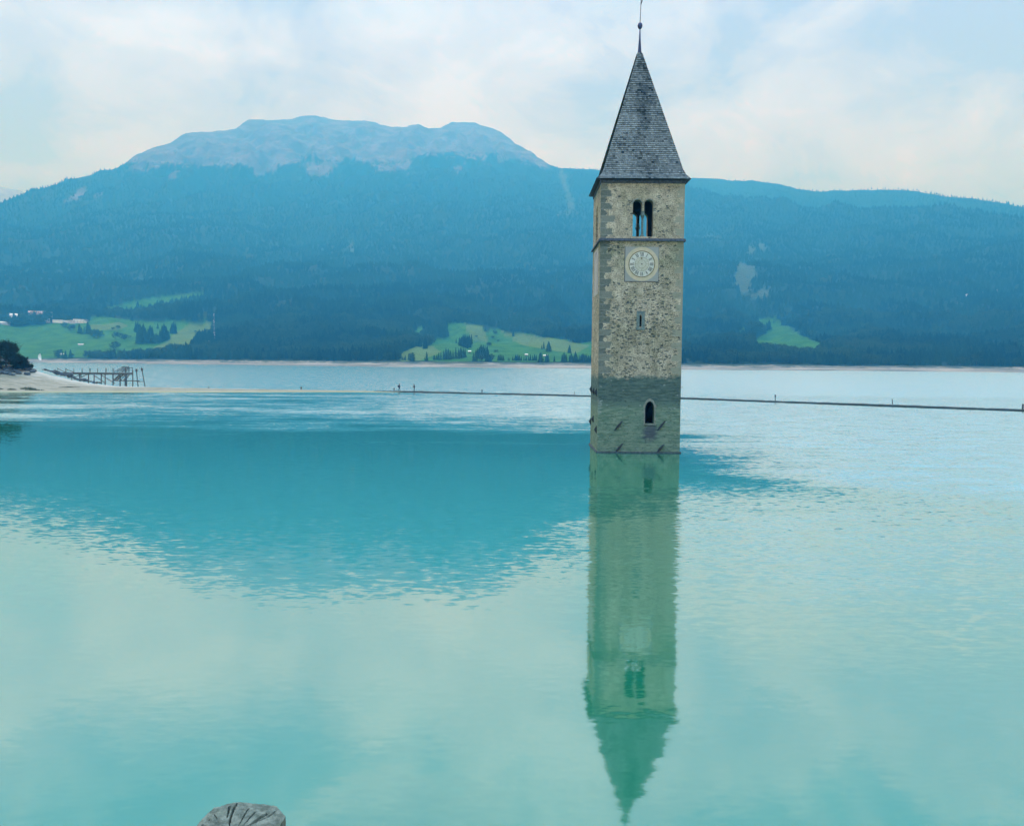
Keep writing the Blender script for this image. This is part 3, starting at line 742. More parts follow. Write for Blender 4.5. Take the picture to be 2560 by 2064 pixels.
# spire: bell-cast pyramid, every shingle laid on it
PROF = [(22.98, 3.86), (23.35, 3.52), (23.9, 3.27), (24.8, 3.02), (34.55, 0.13)]
def half(z): return float(np.interp(z, [p[0] for p in PROF], [p[1] for p in PROF]))
k = MB(); cxs, cys = TW/2, TD/2
zs_ = [22.90, 22.98, 23.35, 23.9, 24.8, 34.55]
V = []; Fc = []
for z in zs_:
    h = half(z)-0.04 if z > 22.95 else 3.80
    V += [(cxs-h, cys-h, z), (cxs+h, cys-h, z), (cxs+h, cys+h, z), (cxs-h, cys+h, z)]
for a in range(len(zs_)-1):
    for i in range(4): Fc.append((a*4+i, a*4+(i+1) % 4, (a+1)*4+(i+1) % 4, (a+1)*4+i))
Fc += [(3, 2, 1, 0), (20, 21, 22, 23)]
spire = k.add(V, Fc).build('spire_roof', M_dark, tower)
def shingle_material():
    m = bpy.data.materials.new('larch_shingles'); m.use_nodes = True
    nt = m.node_tree; nt.nodes.clear(); g = G(nt)
    P = N(nt, 'ShaderNodeTexCoord').outputs['Object']
    t = N(nt, 'ShaderNodeAttribute', attribute_name='tone').outputs['Fac']
    c = g.mix(t, (0.018, 0.03, 0.028, 1), (0.28, 0.29, 0.245, 1))
    c = g.mul(g.step(g.noise(g.v('MULTIPLY', P, (1, 1, 0.15)), 14.0, 3, 0.6), 0.4, 0.65, 0.0, 0.45), c, (0.55, 0.6, 0.6, 1))
    b = N(nt, 'ShaderNodeBsdfPrincipled', {'Base Color': c, 'Roughness': 0.8, 'Specular IOR Level': 0.2})
    nt.links.new(b.outputs[0], N(nt, 'ShaderNodeOutputMaterial').inputs[0])
    return m
V = []; Fc = []; tone = []
NROW = 68
zrow = []
z = 22.90
arc = [0]; 
zz_ = np.linspace(22.96, 34.5, 400); hh_ = np.array([half(q_) for q_ in zz_])
al = np.concatenate([[0], np.cumsum(np.hypot(np.diff(zz_), np.diff(hh_)))])
rows = np.interp(np.linspace(0, al[-1], NROW+1), al, zz_)
rs = random.Random(3)
for side in range(4):
    ca, sa = math.cos(side*PI/2), math.sin(side*PI/2)
    def put(u, d, z):     # u along the eave, d outward
        x_, y_ = u, -d
        return (cxs + x_*ca - y_*sa, cys + x_*sa + y_*ca, z)
    for r_i in range(NROW):
        za, zb = rows[r_i], rows[min(r_i+1, NROW)]
        zb2 = zb + (zb-za)*0.1
        ha, hb = half(za), half(min(zb2, 34.5))
        rowt = rs.uniform(-0.06, 0.06)
        u = -ha
        while u < ha-1e-3:
            wd = rs.uniform(0.11, 0.27); u2 = min(u+wd, ha)
            if ha-u2 < 0.06: u2 = ha
            f_ = hb/ha if ha > 0 else 1
            lift = 0.075 + rs.uniform(0, 0.02)
            dz_ = rs.uniform(-0.012, 0.006)
            s_ = 0.004
            a0, a1 = u+s_, u2-s_
            b0, b1 = max(a0, -hb), min(a1, hb)
            if b1 > b0 - 0.02:
                b1 = max(b1, b0)
                base = len(V)
                V += [put(a0, ha+lift, za+dz_), put(a1, ha+lift, za+dz_), put(b1, hb, zb2), put(b0, hb, zb2), put(a0, ha-0.01, za+dz_-0.012), put(a1, ha-0.01, za+dz_-0.012)]
                Fc += [(base, base+1, base+2, base+3), (base+4, base+5, base+1, base)]
                um = (u+u2)/2
                t = 0.62 + rs.gauss(0, 0.16) + rowt
                if rs.random() < 0.05: t -= 0.35
                # old water stain running down from the finial
                st_ = math.exp(-((um-0.12-0.1*math.sin(za))/(0.42+0.02*(za-24)))**2) * sstep(za, 26.0, 29.5) * (0.75 + 0.25*math.sin(za*3.1))
                st2 = 0.35*float(fbm(np.array(um*1.1+side*7), np.array(za*0.5), 3)-0.5)*2
                if side == 0: t -= 0.45*float(st_)
                t += st2
                t = min(1, max(0, t))
                tone += [t]*4 + [0.0]*2
            u = u2
sh = pydata('shingles', V, Fc, [shingle_material()], spire)
a_ = sh.data.attributes.new('tone', 'FLOAT', 'POINT'); a_.data.foreach_set('value', np.array(tone, np.float32))
k = MB(); k.lathe([(0.20, 34.30), (0.15, 34.7), (0.085, 35.6), (0.05, 36.5)], cxs, cys, 12); fin = k.build('finial', M_lead, tower, True)
k = MB(); k.lathe([(0.03, 36.52), (0.12, 36.56), (0.19, 36.67), (0.215, 36.80), (0.19, 36.94), (0.12, 37.04), (0.03, 37.09)], cxs, cys, 16); k.build('finial_ball', M_lead, fin, True)
k = MB(); k.tube((cxs, cys, 37.07), (cxs+0.04, cys, 38.55), 0.035, 0.022, 8); k.tube((cxs+0.04, cys, 38.55), (cxs+0.04, cys, 40.2), 0.022, 0.02, 8); k.build('finial_rod', M_iron, fin)
k = MB()
pts = [(cxs+0.04+0.10*math.sin(t*2.2), 38.62+0.55*t) for t in [i/8 for i in range(9)]]
for a, b_ in zip(pts, pts[1:]): k.tube((a[0], cys, a[1]), (b_[0], cys, b_[1]), 0.045, 0.04, 6)
k.beam((cxs-0.42, cys, 39.5), (cxs+0.5, cys, 39.5), 0.05, 0.07)
k.build('weather_vane', M_iron, fin)

# ------------------------------------------------------------------ sandbar, causeway
def sand_material():
    m = bpy.data.materials.new('sandbar_ground'); m.use_nodes = True
    nt = m.node_tree; nt.nodes.clear(); g = G(nt)
    P = N(nt, 'ShaderNodeNewGeometry').outputs['Position']
    x, y, z = g.xyz(P)
    n = g.noise(g.v('MULTIPLY', P, (0.35, 1.2, 1)), 0.8, 5, 0.65); n2 = g.noise(P, 4.0, 5, 0.7)
    c = g.mix(g.step(n, 0.35, 0.65), (0.20, 0.18, 0.115, 1), (0.33, 0.285, 0.20, 1))
    c = g.mul(g.step(n2, 0.5, 0.75, 0, 0.6), c, (0.6, 0.62, 0.55, 1))
    pth = N(nt, 'ShaderNodeAttribute', attribute_name='path').outputs['Fac']
    c = g.mix(pth, c, g.mix(n2, (0.40, 0.355, 0.26, 1), (0.52, 0.46, 0.36, 1)))
    edge = g.step(g.m('ADD', z, g.m('MULTIPLY', n, 0.2)), 0.42, 0.15)
    c = g.mix(edge, c, (0.36, 0.34, 0.18, 1))
    c = g.mix(g.m('MULTIPLY', g.step(z, 0.12, 0.05), 0.8), c, (0.10, 0.13, 0.08, 1))
    b = N(nt, 'ShaderNodeBsdfPrincipled', {'Base Color': c, 'Roughness': 0.9, 'Specular IOR Level': 0.1})
    nt.links.new(N(nt, 'ShaderNodeBump', {'Height': n2, 'Distance': 0.15, 'Strength': 0.7}).outputs[0], b.inputs['Normal'])
    nt.links.new(b.outputs[0], N(nt, 'ShaderNodeOutputMaterial').inputs[0])
    return m
sx = np.concatenate([np.linspace(-210, -130, 90), np.linspace(-129.6, -85, 200), np.linspace(-84.5, -24, 180)])
CR_X = [-210, -132, -126, -119, -111, -105, -98, -90, -70, -46, -30, -24]
CR_Z = [5.9, 5.9, 5.6, 4.2, 2.3, 1.3, 0.75, 0.68, 0.55, 0.42, 0.2, 0.12]
def near_edge(x): return np.interp(x, [-210, -116, -95, -70, -46, -28, -24], [176, 181, 184, 190, 198.5, 201, 202])
def crest_y(x): return np.interp(x, [-210, -125, -104, -94, -70, -46, -28, -24], [205, 207, 205.5, 204, 201.5, 202.0, 202.6, 203])
def far_edge(x): return np.interp(x, [-210, -132, -125, -111, -95, -70, -46, -28, -24], [216, 212, 211.5, 209.5, 206.5, 204.0, 203.5, 203.6, 203.8])
tt = np.linspace(-0.25, 1.35, 90)
SX, TT = np.meshgrid(sx, tt, indexing='ij')
ne, cyy, fe = near_edge(SX), crest_y(SX), far_edge(SX)
YY = np.where(TT < 0.7, ne + (cyy-ne)*TT/0.7, np.where(TT < 1.0, cyy + (fe-cyy)*(TT-0.7)/0.3, fe + (TT-1.0)*8))
cz = np.interp(SX, CR_X, CR_Z)
up = np.clip(TT/0.7, 0, 1)
prof = 0.18*sstep(up, 0, 0.12) + 0.82*(up**1.4)
ZZ = np.where(TT < 0, TT*3, np.where(TT < 0.7, cz*prof, cz*(1-sstep(TT, 0.82, 1.02)*1.0) - np.maximum(TT-1.0, 0)*5))
ZZ = ZZ + (fbm(SX/3.5, YY/2.0, 4)-0.5)*0.5*np.clip(cz/3, 0.06, 1)*sstep(TT, 0.05, 0.3)
sand = grid_mesh('sandbar', SX, YY, ZZ, [sand_material()])
pc = (0.62 + 0.0*SX)
path = np.exp(-((TT-0.80)/0.13)**2)*sstep(SX, -127, -122)*(1-sstep(SX, -98, -84))
attr(sand, 'path', 'FLOAT', np.clip(path*1.5, 0, 1))
tag(sand, 'pale gravel spit with a sandy path running down into the lake', 'ground', kind='structure')

def cause_y(x): return float(np.interp(x, [-46, -28, -15, 5, 18, 38, 70, 100, 150], [203, 203.0, 199, 191.5, 186, 177.0, 152.5, 131, 96]))
def causeway():
    xs = np.arange(-47, 150, 0.55); V = []; Fc = []
    rs = random.Random(5)
    for x in xs:
        y = cause_y(x); y2 = cause_y(x+0.5); t = Vector((0.5, y2-y)).normalized(); nrm = Vector((-t.y, t.x))
        wv = lambda a: rs.uniform(-a, a)
        hgt = 0.30 + 0.05*math.sin(x*0.21) + wv(0.05) + 0.10*float(sstep(x, 20, 90))
        for o_, z_ in ((-1.15, -0.6), (-0.85+wv(0.08), hgt-0.06), (-0.6+wv(0.05), hgt), (0.75, hgt+wv(0.03)), (1.1, -0.6)):
            V.append((x+nrm.x*o_, y+nrm.y*o_, z_))
    n = len(xs)
    for i in range(n-1):
        for j in range(4): Fc.append((i*5+j, (i+1)*5+j, (i+1)*5+j+1, i*5+j+1))
    Fc += [(0, 1, 2, 3, 4), tuple((n-1)*5+q_ for q_ in (4, 3, 2, 1, 0))]
    def ex(g, co, c):
        x, y, z = g.xyz(co)
        c = g.mix(g.step(z, 0.30, 0.40), g.mix(g.noise(co, 1.5, 4, 0.6), (0.012, 0.025, 0.024, 1), (0.045, 0.065, 0.055, 1)), c)
        return c
    o = pydata('causeway', V, Fc, [material('causeway_stone', (0.15, 0.155, 0.13), vary=0.4, scale=1.2, bump=0.05, extra=ex)])
    tag(o, 'low stone dyke crossing the lake just above the water', 'causeway', kind='structure')
causeway()

# ------------------------------------------------------------------ stakes on the causeway
M_wood = material('weathered_wood', (0.075, 0.085, 0.08), vary=0.45, scale=5)
def stake(px, ytop, ybot, lean, label, thick=0.11, cap=False, group='stakes along the low dyke'):
    d = pix_dir(px, ybot)
    # walk out along the ray until over the dyke
    Y = 200.0
    for _ in range(30):
        X = d.x/d.y*Y; Y = cause_y(X) if X > -46 else 202.5
    sc_ = F/Y; h = (ybot-ytop)/sc_
    z0 = 0.30 if X > -46 else float(np.interp(X, CR_X, CR_Z))*0.9
    root = empty('stake', (X, Y, z0-0.1), label, 'stake', group)
    k = MB(); k.tube((0, 0, 0), (lean*h, 0, h+0.1), thick, thick*0.85, 8); k.build('post', M_wood, root)
    if cap:
        k = MB(); k.tube((lean*h*0.72, 0, (h+0.1)*0.68), (lean*h, 0, h+0.12), thick*1.7, thick*1.5, 8); k.build('marker_head', M_iron, root)
stake(521.6, 962, 967.5, 0.0, 'short stubby stake on the sandy end of the dyke nearest the pier', 0.14)
stake(753, 965, 972, 0.0, 'short stake where the sand narrows into the dyke', 0.13, True)
stake(985, 972, 979, 0.03, 'small stake on the dyke just behind the walker with the backpack', 0.11, True)
stake(1205, 974.5, 982, 0.0, 'small dark headed stake on the dyke between the standing walker and the tower', 0.11, True)
stake(1436, 978.5, 987, 0.0, 'thin stake on the dyke just left of the tower', 0.07)
stake(1938, 983, 998, 0.0, 'dark headed marker stake on the dyke right of the tower', 0.09, True)
stake(2232, 990, 1005, -0.12, 'thin leaning stake on the right stretch of the dyke', 0.08)
stake(2557, 1003, 1017, 0.0, 'stout stake on the dyke at the far right end', 0.17)

# ------------------------------------------------------------------ people on the causeway
def person(px, yfoot, label, face, kind):
    d = pix_dir(px, yfoot); Y = 200.0
    for _ in range(30):
        X = d.x/d.y*Y; Y = cause_y(X)
    root = empty('person', (X, Y, 0.30), label, 'person', 'walkers on the dyke', rz=0)
    root['facing'] = face
    s = 1 if face == 'right' else -1
    J = {}
    E_ = []
    def v(n_, x, y, z, r): J[n_] = (x*s, y, z, r); return n_
    v('pel', 0, 0, 0.95, 0.14); v('wai', 0.01, 0, 1.12, 0.135); v('che', 0.03, 0, 1.33, 0.155); v('nec', 0.05, 0, 1.50, 0.06); v('hd1', 0.08, 0, 1.60, 0.085); v('hd2', 0.085, 0, 1.70, 0.085)
    st = 0.20 if kind == 'walk' else 0.07
    v('hpL', 0.02, 0.09, 0.90, 0.105); v('knL', st*0.8, 0.1, 0.50, 0.07); v('anL', st, 0.1, 0.09, 0.045); v('toL', st+0.16, 0.1, 0.04, 0.04)
    v('hpR', -0.01, -0.09, 0.90, 0.105); v('knR', -st*0.2, -0.1, 0.50, 0.07); v('anR', -st, -0.1, 0.10, 0.045); v('toR', -st+0.16, -0.1, 0.04, 0.04)
    if kind == 'walk': arms = ((0.10, 1.12, 0.30, 1.02), (-0.12, 1.14, -0.02, 0.92))
    else: arms = ((0.05, 1.14, 0.33, 1.10), (0.06, 1.15, 0.31, 1.06))
    for t_, yy_, (ex_, ez_, hx_, hz_) in (('L', 0.20, arms[0]), ('R', -0.20, arms[1])):
        v('sh'+t_, 0.03, yy_, 1.42, 0.065); v('el'+t_, ex_, yy_*1.15, ez_, 0.048); v('wr'+t_, hx_, yy_*0.8, hz_, 0.03); v('pa'+t_, hx_+0.07, yy_*0.75, hz_-0.01, 0.035)
        for q_ in range(5): v('f%d' % q_+t_, hx_+0.15-0.012*abs(q_-2), yy_*0.75+(q_-2)*0.02, hz_-0.04-0.01*(q_ % 2), 0.01)
    ed = [('pel','wai'),('wai','che'),('che','nec'),('nec','hd1'),('hd1','hd2')]
    for t_ in 'LR':
        ed += [('pel','hp'+t_),('hp'+t_,'kn'+t_),('kn'+t_,'an'+t_),('an'+t_,'to'+t_),('che','sh'+t_),('sh'+t_,'el'+t_),('el'+t_,'wr'+t_),('wr'+t_,'pa'+t_)] + [('pa'+t_,'f%d' % q_+t_) for q_ in range(5)]
    names = list(J); me = bpy.data.meshes.new('body'); me.from_pydata([J[n_][:3] for n_ in names], [(names.index(a), names.index(b_)) for a, b_ in ed], []); me.update()
    o = link('body', me)
    md_ = o.modifiers.new('skin', 'SKIN')
    for i, n_ in enumerate(names):
        me.skin_vertices[0].data[i].radius = (J[n_][3], J[n_][3]); me.skin_vertices[0].data[i].use_root = (i == 0)
    ss = o.modifiers.new('sub', 'SUBSURF'); ss.levels = 1; ss.render_levels = 1
    applied(o)
    cl = M_cloth if kind == 'walk' else M_cloth2
    o.data.materials.clear()
    for m_ in (M_skin, cl, M_trous): o.data.materials.append(m_)
    for p in o.data.polygons:
        c_ = p.center
        hand = abs(c_.x) > 0.33 and c_.z > 0.8
        p.material_index = 0 if (c_.z > 1.50 or hand) else (2 if c_.z < 0.93 else 1)
    o.parent = root; o.name = 'body'
    # hair, nose, jacket hem and pack
    k = MB(); k.lathe([(0.03, 1.58), (0.085, 1.62), (0.10, 1.70), (0.085, 1.78), (0.03, 1.815)], 0.055*s, 0, 10); k.build('hair', M_hair, root, True)
    k = MB(); k.tube((0.15*s, 0, 1.67), (0.185*s, 0, 1.645), 0.012, 0.02, 6); k.build('nose', M_skin, root)
    k = MB(); k.lathe([(0.17, 0.82), (0.19, 0.95), (0.165, 1.15), (0.19, 1.34), (0.13, 1.46), (0.07, 1.50)], 0.01*s, 0, 12); k.build('jacket', cl, root, True)
    if kind == 'walk':
        k = MB(); k.add([(-0.10*s, -0.17, 1.46), (-0.12*s, -0.18, 0.86), (-0.40*s, -0.13, 1.14), (-0.32*s, -0.15, 1.32), (-0.30*s, -0.15, 0.96),
                         (-0.10*s, 0.17, 1.46), (-0.12*s, 0.18, 0.86), (-0.40*s, 0.13, 1.14), (-0.32*s, 0.15, 1.32), (-0.30*s, 0.15, 0.96)],
                        [(0,3,2,4,1),(6,9,7,8,5),(0,5,8,3),(3,8,7,2),(2,7,9,4),(4,9,6,1),(0,1,6,5)])
        b_ = k.build('backpack', M_cloth3, root)
        for yy_ in (-0.11, 0.11):
            k = MB(); k.beam((-0.10*s, yy_, 1.42), (0.12*s, yy_, 1.47), 0.05, 0.015); k.beam((0.12*s, yy_, 1.47), (0.19*s, yy_, 1.2), 0.05, 0.015); k.build('strap', M_cloth3, b_)
    return root
M_skin = material('skin', (0.42, 0.26, 0.19), rough=0.6, vary=0.1)
M_cloth = material('navy_jacket', (0.008, 0.010, 0.028), vary=0.3)
M_cloth2 = material('black_jacket', (0.010, 0.010, 0.020), vary=0.3)
M_cloth3 = material('dark_backpack', (0.010, 0.012, 0.035), vary=0.3)
M_trous = material('dark_blue_trousers', (0.015, 0.03, 0.05), vary=0.3)
M_hair = material('dark_hair', (0.012, 0.010, 0.010), vary=0.3)
person(998, 978.6, 'walker in dark jacket with a bulky backpack striding along the dyke', 'right', 'walk')
person(1035.5, 978.8, 'person in black standing on the dyke with hands held in front', 'left', 'stand')
p_ = ground(1046, 978.6, 0.33)
k = MB(); k.tube((-1.1, 0, 0.05), (0.9, 0.1, 0.08), 0.06, 0.05, 7); k.tube((0.7, 0.05, 0.07), (1.05, 0, 0.20), 0.05, 0.03, 6)
o = k.build('driftwood', M_wood); o.location = (p_.x, cause_y(p_.x), 0.30); tag(o, 'thin driftwood branch lying on the dyke beside the standing person', 'driftwood')

# ------------------------------------------------------------------ broken wooden pier behind the spit
PY = 214.0
def pz(px, py, Y=PY): return at_depth(px, py, Y)
def zo(zx, zy): return 60 + zx/6.332, 870 + zy/6.332
pier = empty('wooden_pier', pz(*zo(1200, 560)), 'grey timber pier with braces and a raised landing stage behind the gravel spit', 'pier')
PO = pier.location.copy()
def pp(zx, zy, dy=0.0):
    v_ = pz(*zo(zx, zy), PY+dy); return v_ - PO
M_pier = material('pier_timber', (0.085, 0.095, 0.085), vary=0.45, scale=2.5)
M_pier2 = material('pale_pier_timber', (0.22, 0.22, 0.17), vary=0.4, scale=2.5)
a, b_ = pp(640, 388), pp(1700, 384)
k = MB(); k.box((a.x, -1.1, a.z-0.14), (b_.x, 1.1, a.z+0.10)); dk = k.build('deck', M_pier, pier)
for yy_ in (-0.9, 0.9):
    k = MB(); k.beam((a.x+0.3, yy_, a.z-0.30), (b_.x, yy_, a.z-0.30), 0.16, 0.22); k.build('girder', M_pier, pier)
def bent(zx, z0, z1, dyo, th=0.11, z0x=None):
    k = MB(); A = pp(z0x or zx, z0); B = pp(zx, z1); k.tube((A.x, dyo, A.z), (B.x, dyo, B.z), th, th, 8); k.build('pile', M_pier, pier)
for zx, z0, z1, dyo in ((785, 400, 520, -0.9), (850, 400, 530, 0.9), (930, 400, 545, -0.9), (993, 400, 560, 0.9), (1138, 400, 575, -0.9), (1195, 400, 575, 0.9), (1312, 400, 580, -0.9), (1385, 400, 580, 0.9),
                        (1438, 400, 590, -1.0), (1500, 500, 590, 0.8), (1550, 390, 600, -1.0), (1575, 390, 600, 0.9), (1615, 500, 600, 0.2), (1650, 390, 605, -1.0), (1705, 348, 610, 0.6)):
    bent(zx, z0, z1, dyo, 0.17 if zx in (1438, 1550, 1650) else 0.13)
bent(1822, 330, 610, -0.6, 0.12, 1793); bent(1908, 308, 612, 0.3, 0.12, 1852)
for zx in (1797, 1860):
    A = pp(zx, 345 if zx == 1797 else 335); k = MB(); k.box((A.x-0.22, -0.8 if zx == 1797 else 0.1, A.z-0.45), (A.x+0.18, -0.4 if zx == 1797 else 0.5, A.z+0.25)); k.build('pile_fender', M_pier, pier)
for xa, xb in ((755, 855), (915, 1000), (1118, 1202), (1292, 1392), (1408, 1500)):
    A, B = pp(xa, 408), pp(xb, 408); k = MB(); k.box((A.x, -1.15, A.z-0.11), (B.x, 1.15, A.z+0.02)); k.build('cap_beam', M_pier, pier)
for xa, ya, xb, yb, dyo in ((815, 470, 930, 412, -0.9), (870, 465, 985, 412, 0.9), (1130, 425, 1325, 558, -0.95), (1200, 430, 1410, 560, 0.95), (1450, 500, 1550, 405, -1.0), (1570, 490, 1645, 405, -1.0), (1440, 450, 1520, 510, 0.9)):
    A, B = pp(xa, ya), pp(xb, yb); k = MB(); k.beam((A.x, dyo, A.z), (B.x, dyo, B.z), 0.1, 0.17); k.build('brace', M_pier, pier)
for i, zx in enumerate((700, 758, 822, 886, 953, 1016, 1072, 1135, 1195, 1262, 1332, 1392, 1437)):
    A, B = pp(zx, 385), pp(zx-3+(i*7) % 6, 318); dyo = 1.0 if i % 2 else -1.0
    k = MB(); k.beam((A.x, dyo, A.z), (B.x, dyo, B.z), 0.11 if i % 3 else 0.08, 0.1); k.build('railing_post', M_pier, pier)
for (xa, ya, xb, yb, dyo) in ((563, 325, 692, 385, -0.9), (630, 330, 762, 384, 0.9)):
    A, B = pp(xa, ya), pp(xb, yb); k = MB(); k.beam((A.x, dyo, A.z), (B.x, dyo, B.z), 0.08, 0.15); C0 = pp(xa, ya-10), ; D0 = pp(xa, ya+62)
    k.beam((C0[0].x, dyo, C0[0].z), (D0.x, dyo, D0.z), 0.08, 0.1); k.build('stair_rail', M_pier, pier)
A, B = pp(600, 398), pp(700, 392); k = MB(); k.beam((A.x, 0, A.z-0.6), (B.x, 0, B.z), 1.9, 0.12); k.build('ramp', M_pier, pier)
# landing stage: boxed frame, steep stairs and lower platform
for (x0, x1, y0, y1, dense) in ((1575, 1635, 300, 385, True), (1640, 1690, 315, 385, False)):
    A, B = pp(x0, y1), pp(x1, y0)
    k = MB()
    for xx in (A.x, B.x): k.beam((xx, -0.9, B.z+0.06), (xx, 0.9, B.z+0.06), 0.1, 0.1)
    for dyo in (-0.9, 0.9):
        for xx in (A.x, B.x): k.beam((xx, dyo, A.z), (xx, dyo, B.z), 0.11, 0.11)
        k.beam((A.x-0.08, dyo, B.z), (B.x+0.08, dyo, B.z), 0.12, 0.12)
        if dense:
            for q_ in range(1, 6): k.beam((A.x+(B.x-A.x)*q_/6, dyo, A.z), (A.x+(B.x-A.x)*q_/6, dyo, B.z), 0.05, 0.05)
            k.beam((A.x, dyo, A.z), (B.x, dyo, B.z), 0.08, 0.1)
        else: k.beam((A.x, dyo, (A.z+B.z)/2), (B.x, dyo, (A.z+B.z)/2), 0.08, 0.08)
    k.build('guard_frame', M_pier, pier)
for dyo in (-0.9, 0.6):
    A, B = pp(1450, 378), pp(1560, 315); k = MB(); k.beam((A.x, dyo, A.z), (B.x, dyo, B.z), 0.09, 0.13)
    for zx, zt in ((1508, 345), (1530, 330)): 
        P0, P1 = pp(zx, 384), pp(zx, zt-12); k.beam((P0.x, dyo, P0.z), (P1.x, dyo, P1.z), 0.06, 0.06)
    k.build('stair_rail', M_pier, pier)
k = MB()
A, B = pp(1455, 505), pp(1570, 405)
for q_ in range(9):
    t = q_/8; c_ = A.lerp(B, t); k.box((c_.x-0.17, -0.7, c_.z-0.04), (c_.x+0.17, 0.7, c_.z+0.04))
for dyo in (-0.75, 0.75): k.beam((A.x, dyo, A.z), (B.x, dyo, B.z), 0.09, 0.26); k.beam((A.x, dyo, A.z+0.9), (B.x, dyo, B.z+0.9), 0.06, 0.09)
k.build('stair', M_pier2, pier)
k = MB(); A, B = pp(1580, 505), pp(1640, 420)
for q_ in range(6):
    t = q_/5; c_ = A.lerp(B, t); k.box((c_.x-0.14, -0.2, c_.z-0.04), (c_.x+0.14, 1.0, c_.z+0.04))
for dyo in (-0.2, 1.0): k.beam((A.x, dyo, A.z), (B.x, dyo, B.z), 0.09, 0.2)
k.build('stair', M_pier2, pier)
A, B = pp(1440, 515), pp(1805, 512); k = MB(); k.box((A.x, -1.2, A.z-0.1), (B.x, 0.9, A.z+0.08)); k.build('landing_platform', M_pier, pier)
A, B = pp(1790, 530), pp(1900, 528); k = MB(); k.beam((A.x, -0.3, A.z), (B.x, 0.1, B.z), 0.14, 0.16); k.build('tie_beam', M_pier, pier)

# ------------------------------------------------------------------ rocks
M_rock = material('shore_rock', (0.06, 0.075, 0.075), vary=0.5, scale=2.0, bump=0.1)
rocks = []
for q_ in range(4):
    bm = bmesh.new(); bmesh.ops.create_icosphere(bm, subdivisions=3, radius=0.5)
    rs = random.Random(30+q_)
    pl = [(Vector((rs.gauss(0, 1), rs.gauss(0, 1), rs.gauss(0, 1))).normalized(), rs.uniform(0.27, 0.42)) for _ in range(9)]
    for v_ in bm.verts:
        for n_, d_ in pl:
            e_ = v_.co.dot(n_) - d_
            if e_ > 0: v_.co -= n_*e_
        v_.co += v_.co.normalized()*rs.uniform(-0.012, 0.012)
    me = bpy.data.meshes.new('boulder'); bm.to_mesh(me); bm.free(); me.materials.append(M_rock); rocks.append(me)
def rock(p, s, label, group, rs):
    o = link('boulder', rs.choice(rocks)); o.location = p; o.scale = (s*rs.uniform(0.9, 1.7), s*rs.uniform(0.8, 1.2), s*rs.uniform(0.55, 0.85)); o.rotation_euler = (rs.uniform(-.3, .3), rs.uniform(-.3, .3), rs.uniform(0, 6))
    tag(o, label, 'rock', group)
def sand_z(x, y):
    ne_, c_, f_ = float(near_edge(x)), float(crest_y(x)), float(far_edge(x)); cz_ = float(np.interp(x, CR_X, CR_Z))
    if y < c_: u_ = max(0, (y-ne_)/(c_-ne_)); return cz_*(0.18*min(1, u_/0.12)+0.82*u_**1.4)
    return cz_*(1-float(sstep(0.7+0.3*(y-c_)/(f_-c_), 0.82, 1.02)))
rs = random.Random(11)
def sand_hit(px, py):
    d = pix_dir(px, py)
    for Y in np.arange(170, 216, 0.1):
        t = Y/d.y
        if CAMZ + d.z*t <= sand_z(d.x*t, Y): return Vector((d.x*t, Y, sand_z(d.x*t, Y)))
    return Vector((d.x*206/d.y, 206, 0.3))
for i in range(34):
    px = rs.uniform(-30, 82); py = rs.uniform(919, 938) + max(0, px-60)*0.05
    if px > 60: py = rs.uniform(920, 936)
    p = sand_hit(px, py); rock(p+Vector((0, 0, 0.12)), rs.uniform(0.9, 1.9), 'grey boulder in the pile below the dark trees at the waterside', 'boulders piled under the dark trees', rs)
rp = [(300, 335, .5), (340, 338, 1.0), (385, 352, .7), (425, 360, 1.0), (460, 366, .9), (490, 370, 1.3), (520, 382, 1.4), (545, 400, 1.1), (580, 395, 1.2), (600, 412, 1.2), (635, 415, 1.1), (660, 432, 1.0), (690, 420, 1.4), (715, 440, 1.3), (740, 415, 1.5), (750, 445, 1.1), (780, 450, 1.1), (820, 482, .9), (860, 490, .8), (900, 493, 1.0), (945, 497, 1.3), (980, 510, 1.1), (1010, 518, .9), (1060, 527, .7), (1100, 535, .8), (1150, 540, .8), (1195, 541, .7)]
for zx, zy, s_ in rp:
    px, py = zo(zx, zy)
    d = pix_dir(px, py); Y = float(far_edge(d.x/d.y*209))-0.2; t = Y/d.y
    rock(Vector((d.x*t, Y, CAMZ+d.z*t-0.05)), s_*0.95, 'rough grey stone in the row edging the sandy path beside the pier', 'stones edging the path on the spit', rs)
# mossy tufts at the waterline
k = MB(); 
for (x0, x1, yy_, hh) in ((-5, 8, 973, 2), (18, 41, 974, 3), (50, 90, 972, 6), (62, 110, 975, 3), (145, 200, 968, 1.5)):
    for _ in range(260):
        px = rs.uniform(x0, x1); q_ = sand_hit(px, yy_+rs.uniform(-1, 1)*hh*0.3)
        hgt = rs.uniform(0.1, 0.10*hh+0.12)*(1-abs((px-(x0+x1)/2)/(x1-x0)*1.4)); w2 = rs.uniform(0.04, 0.1); a_ = rs.uniform(0, PI)
        k.add([(q_.x-w2*math.cos(a_), q_.y-w2*math.sin(a_), q_.z-0.05), (q_.x+w2*math.cos(a_), q_.y+w2*math.sin(a_), q_.z-0.05), (q_.x+rs.uniform(-.1, .1), q_.y+rs.uniform(-.1, .1), q_.z+hgt)], [(0, 1, 2)])
tag(k.build('waterside_grass', material('dark_grass', (0.05, 0.075, 0.03), vary=0.5)), 'dark green tufts along the edge of the gravel spit', 'grass', kind='stuff')

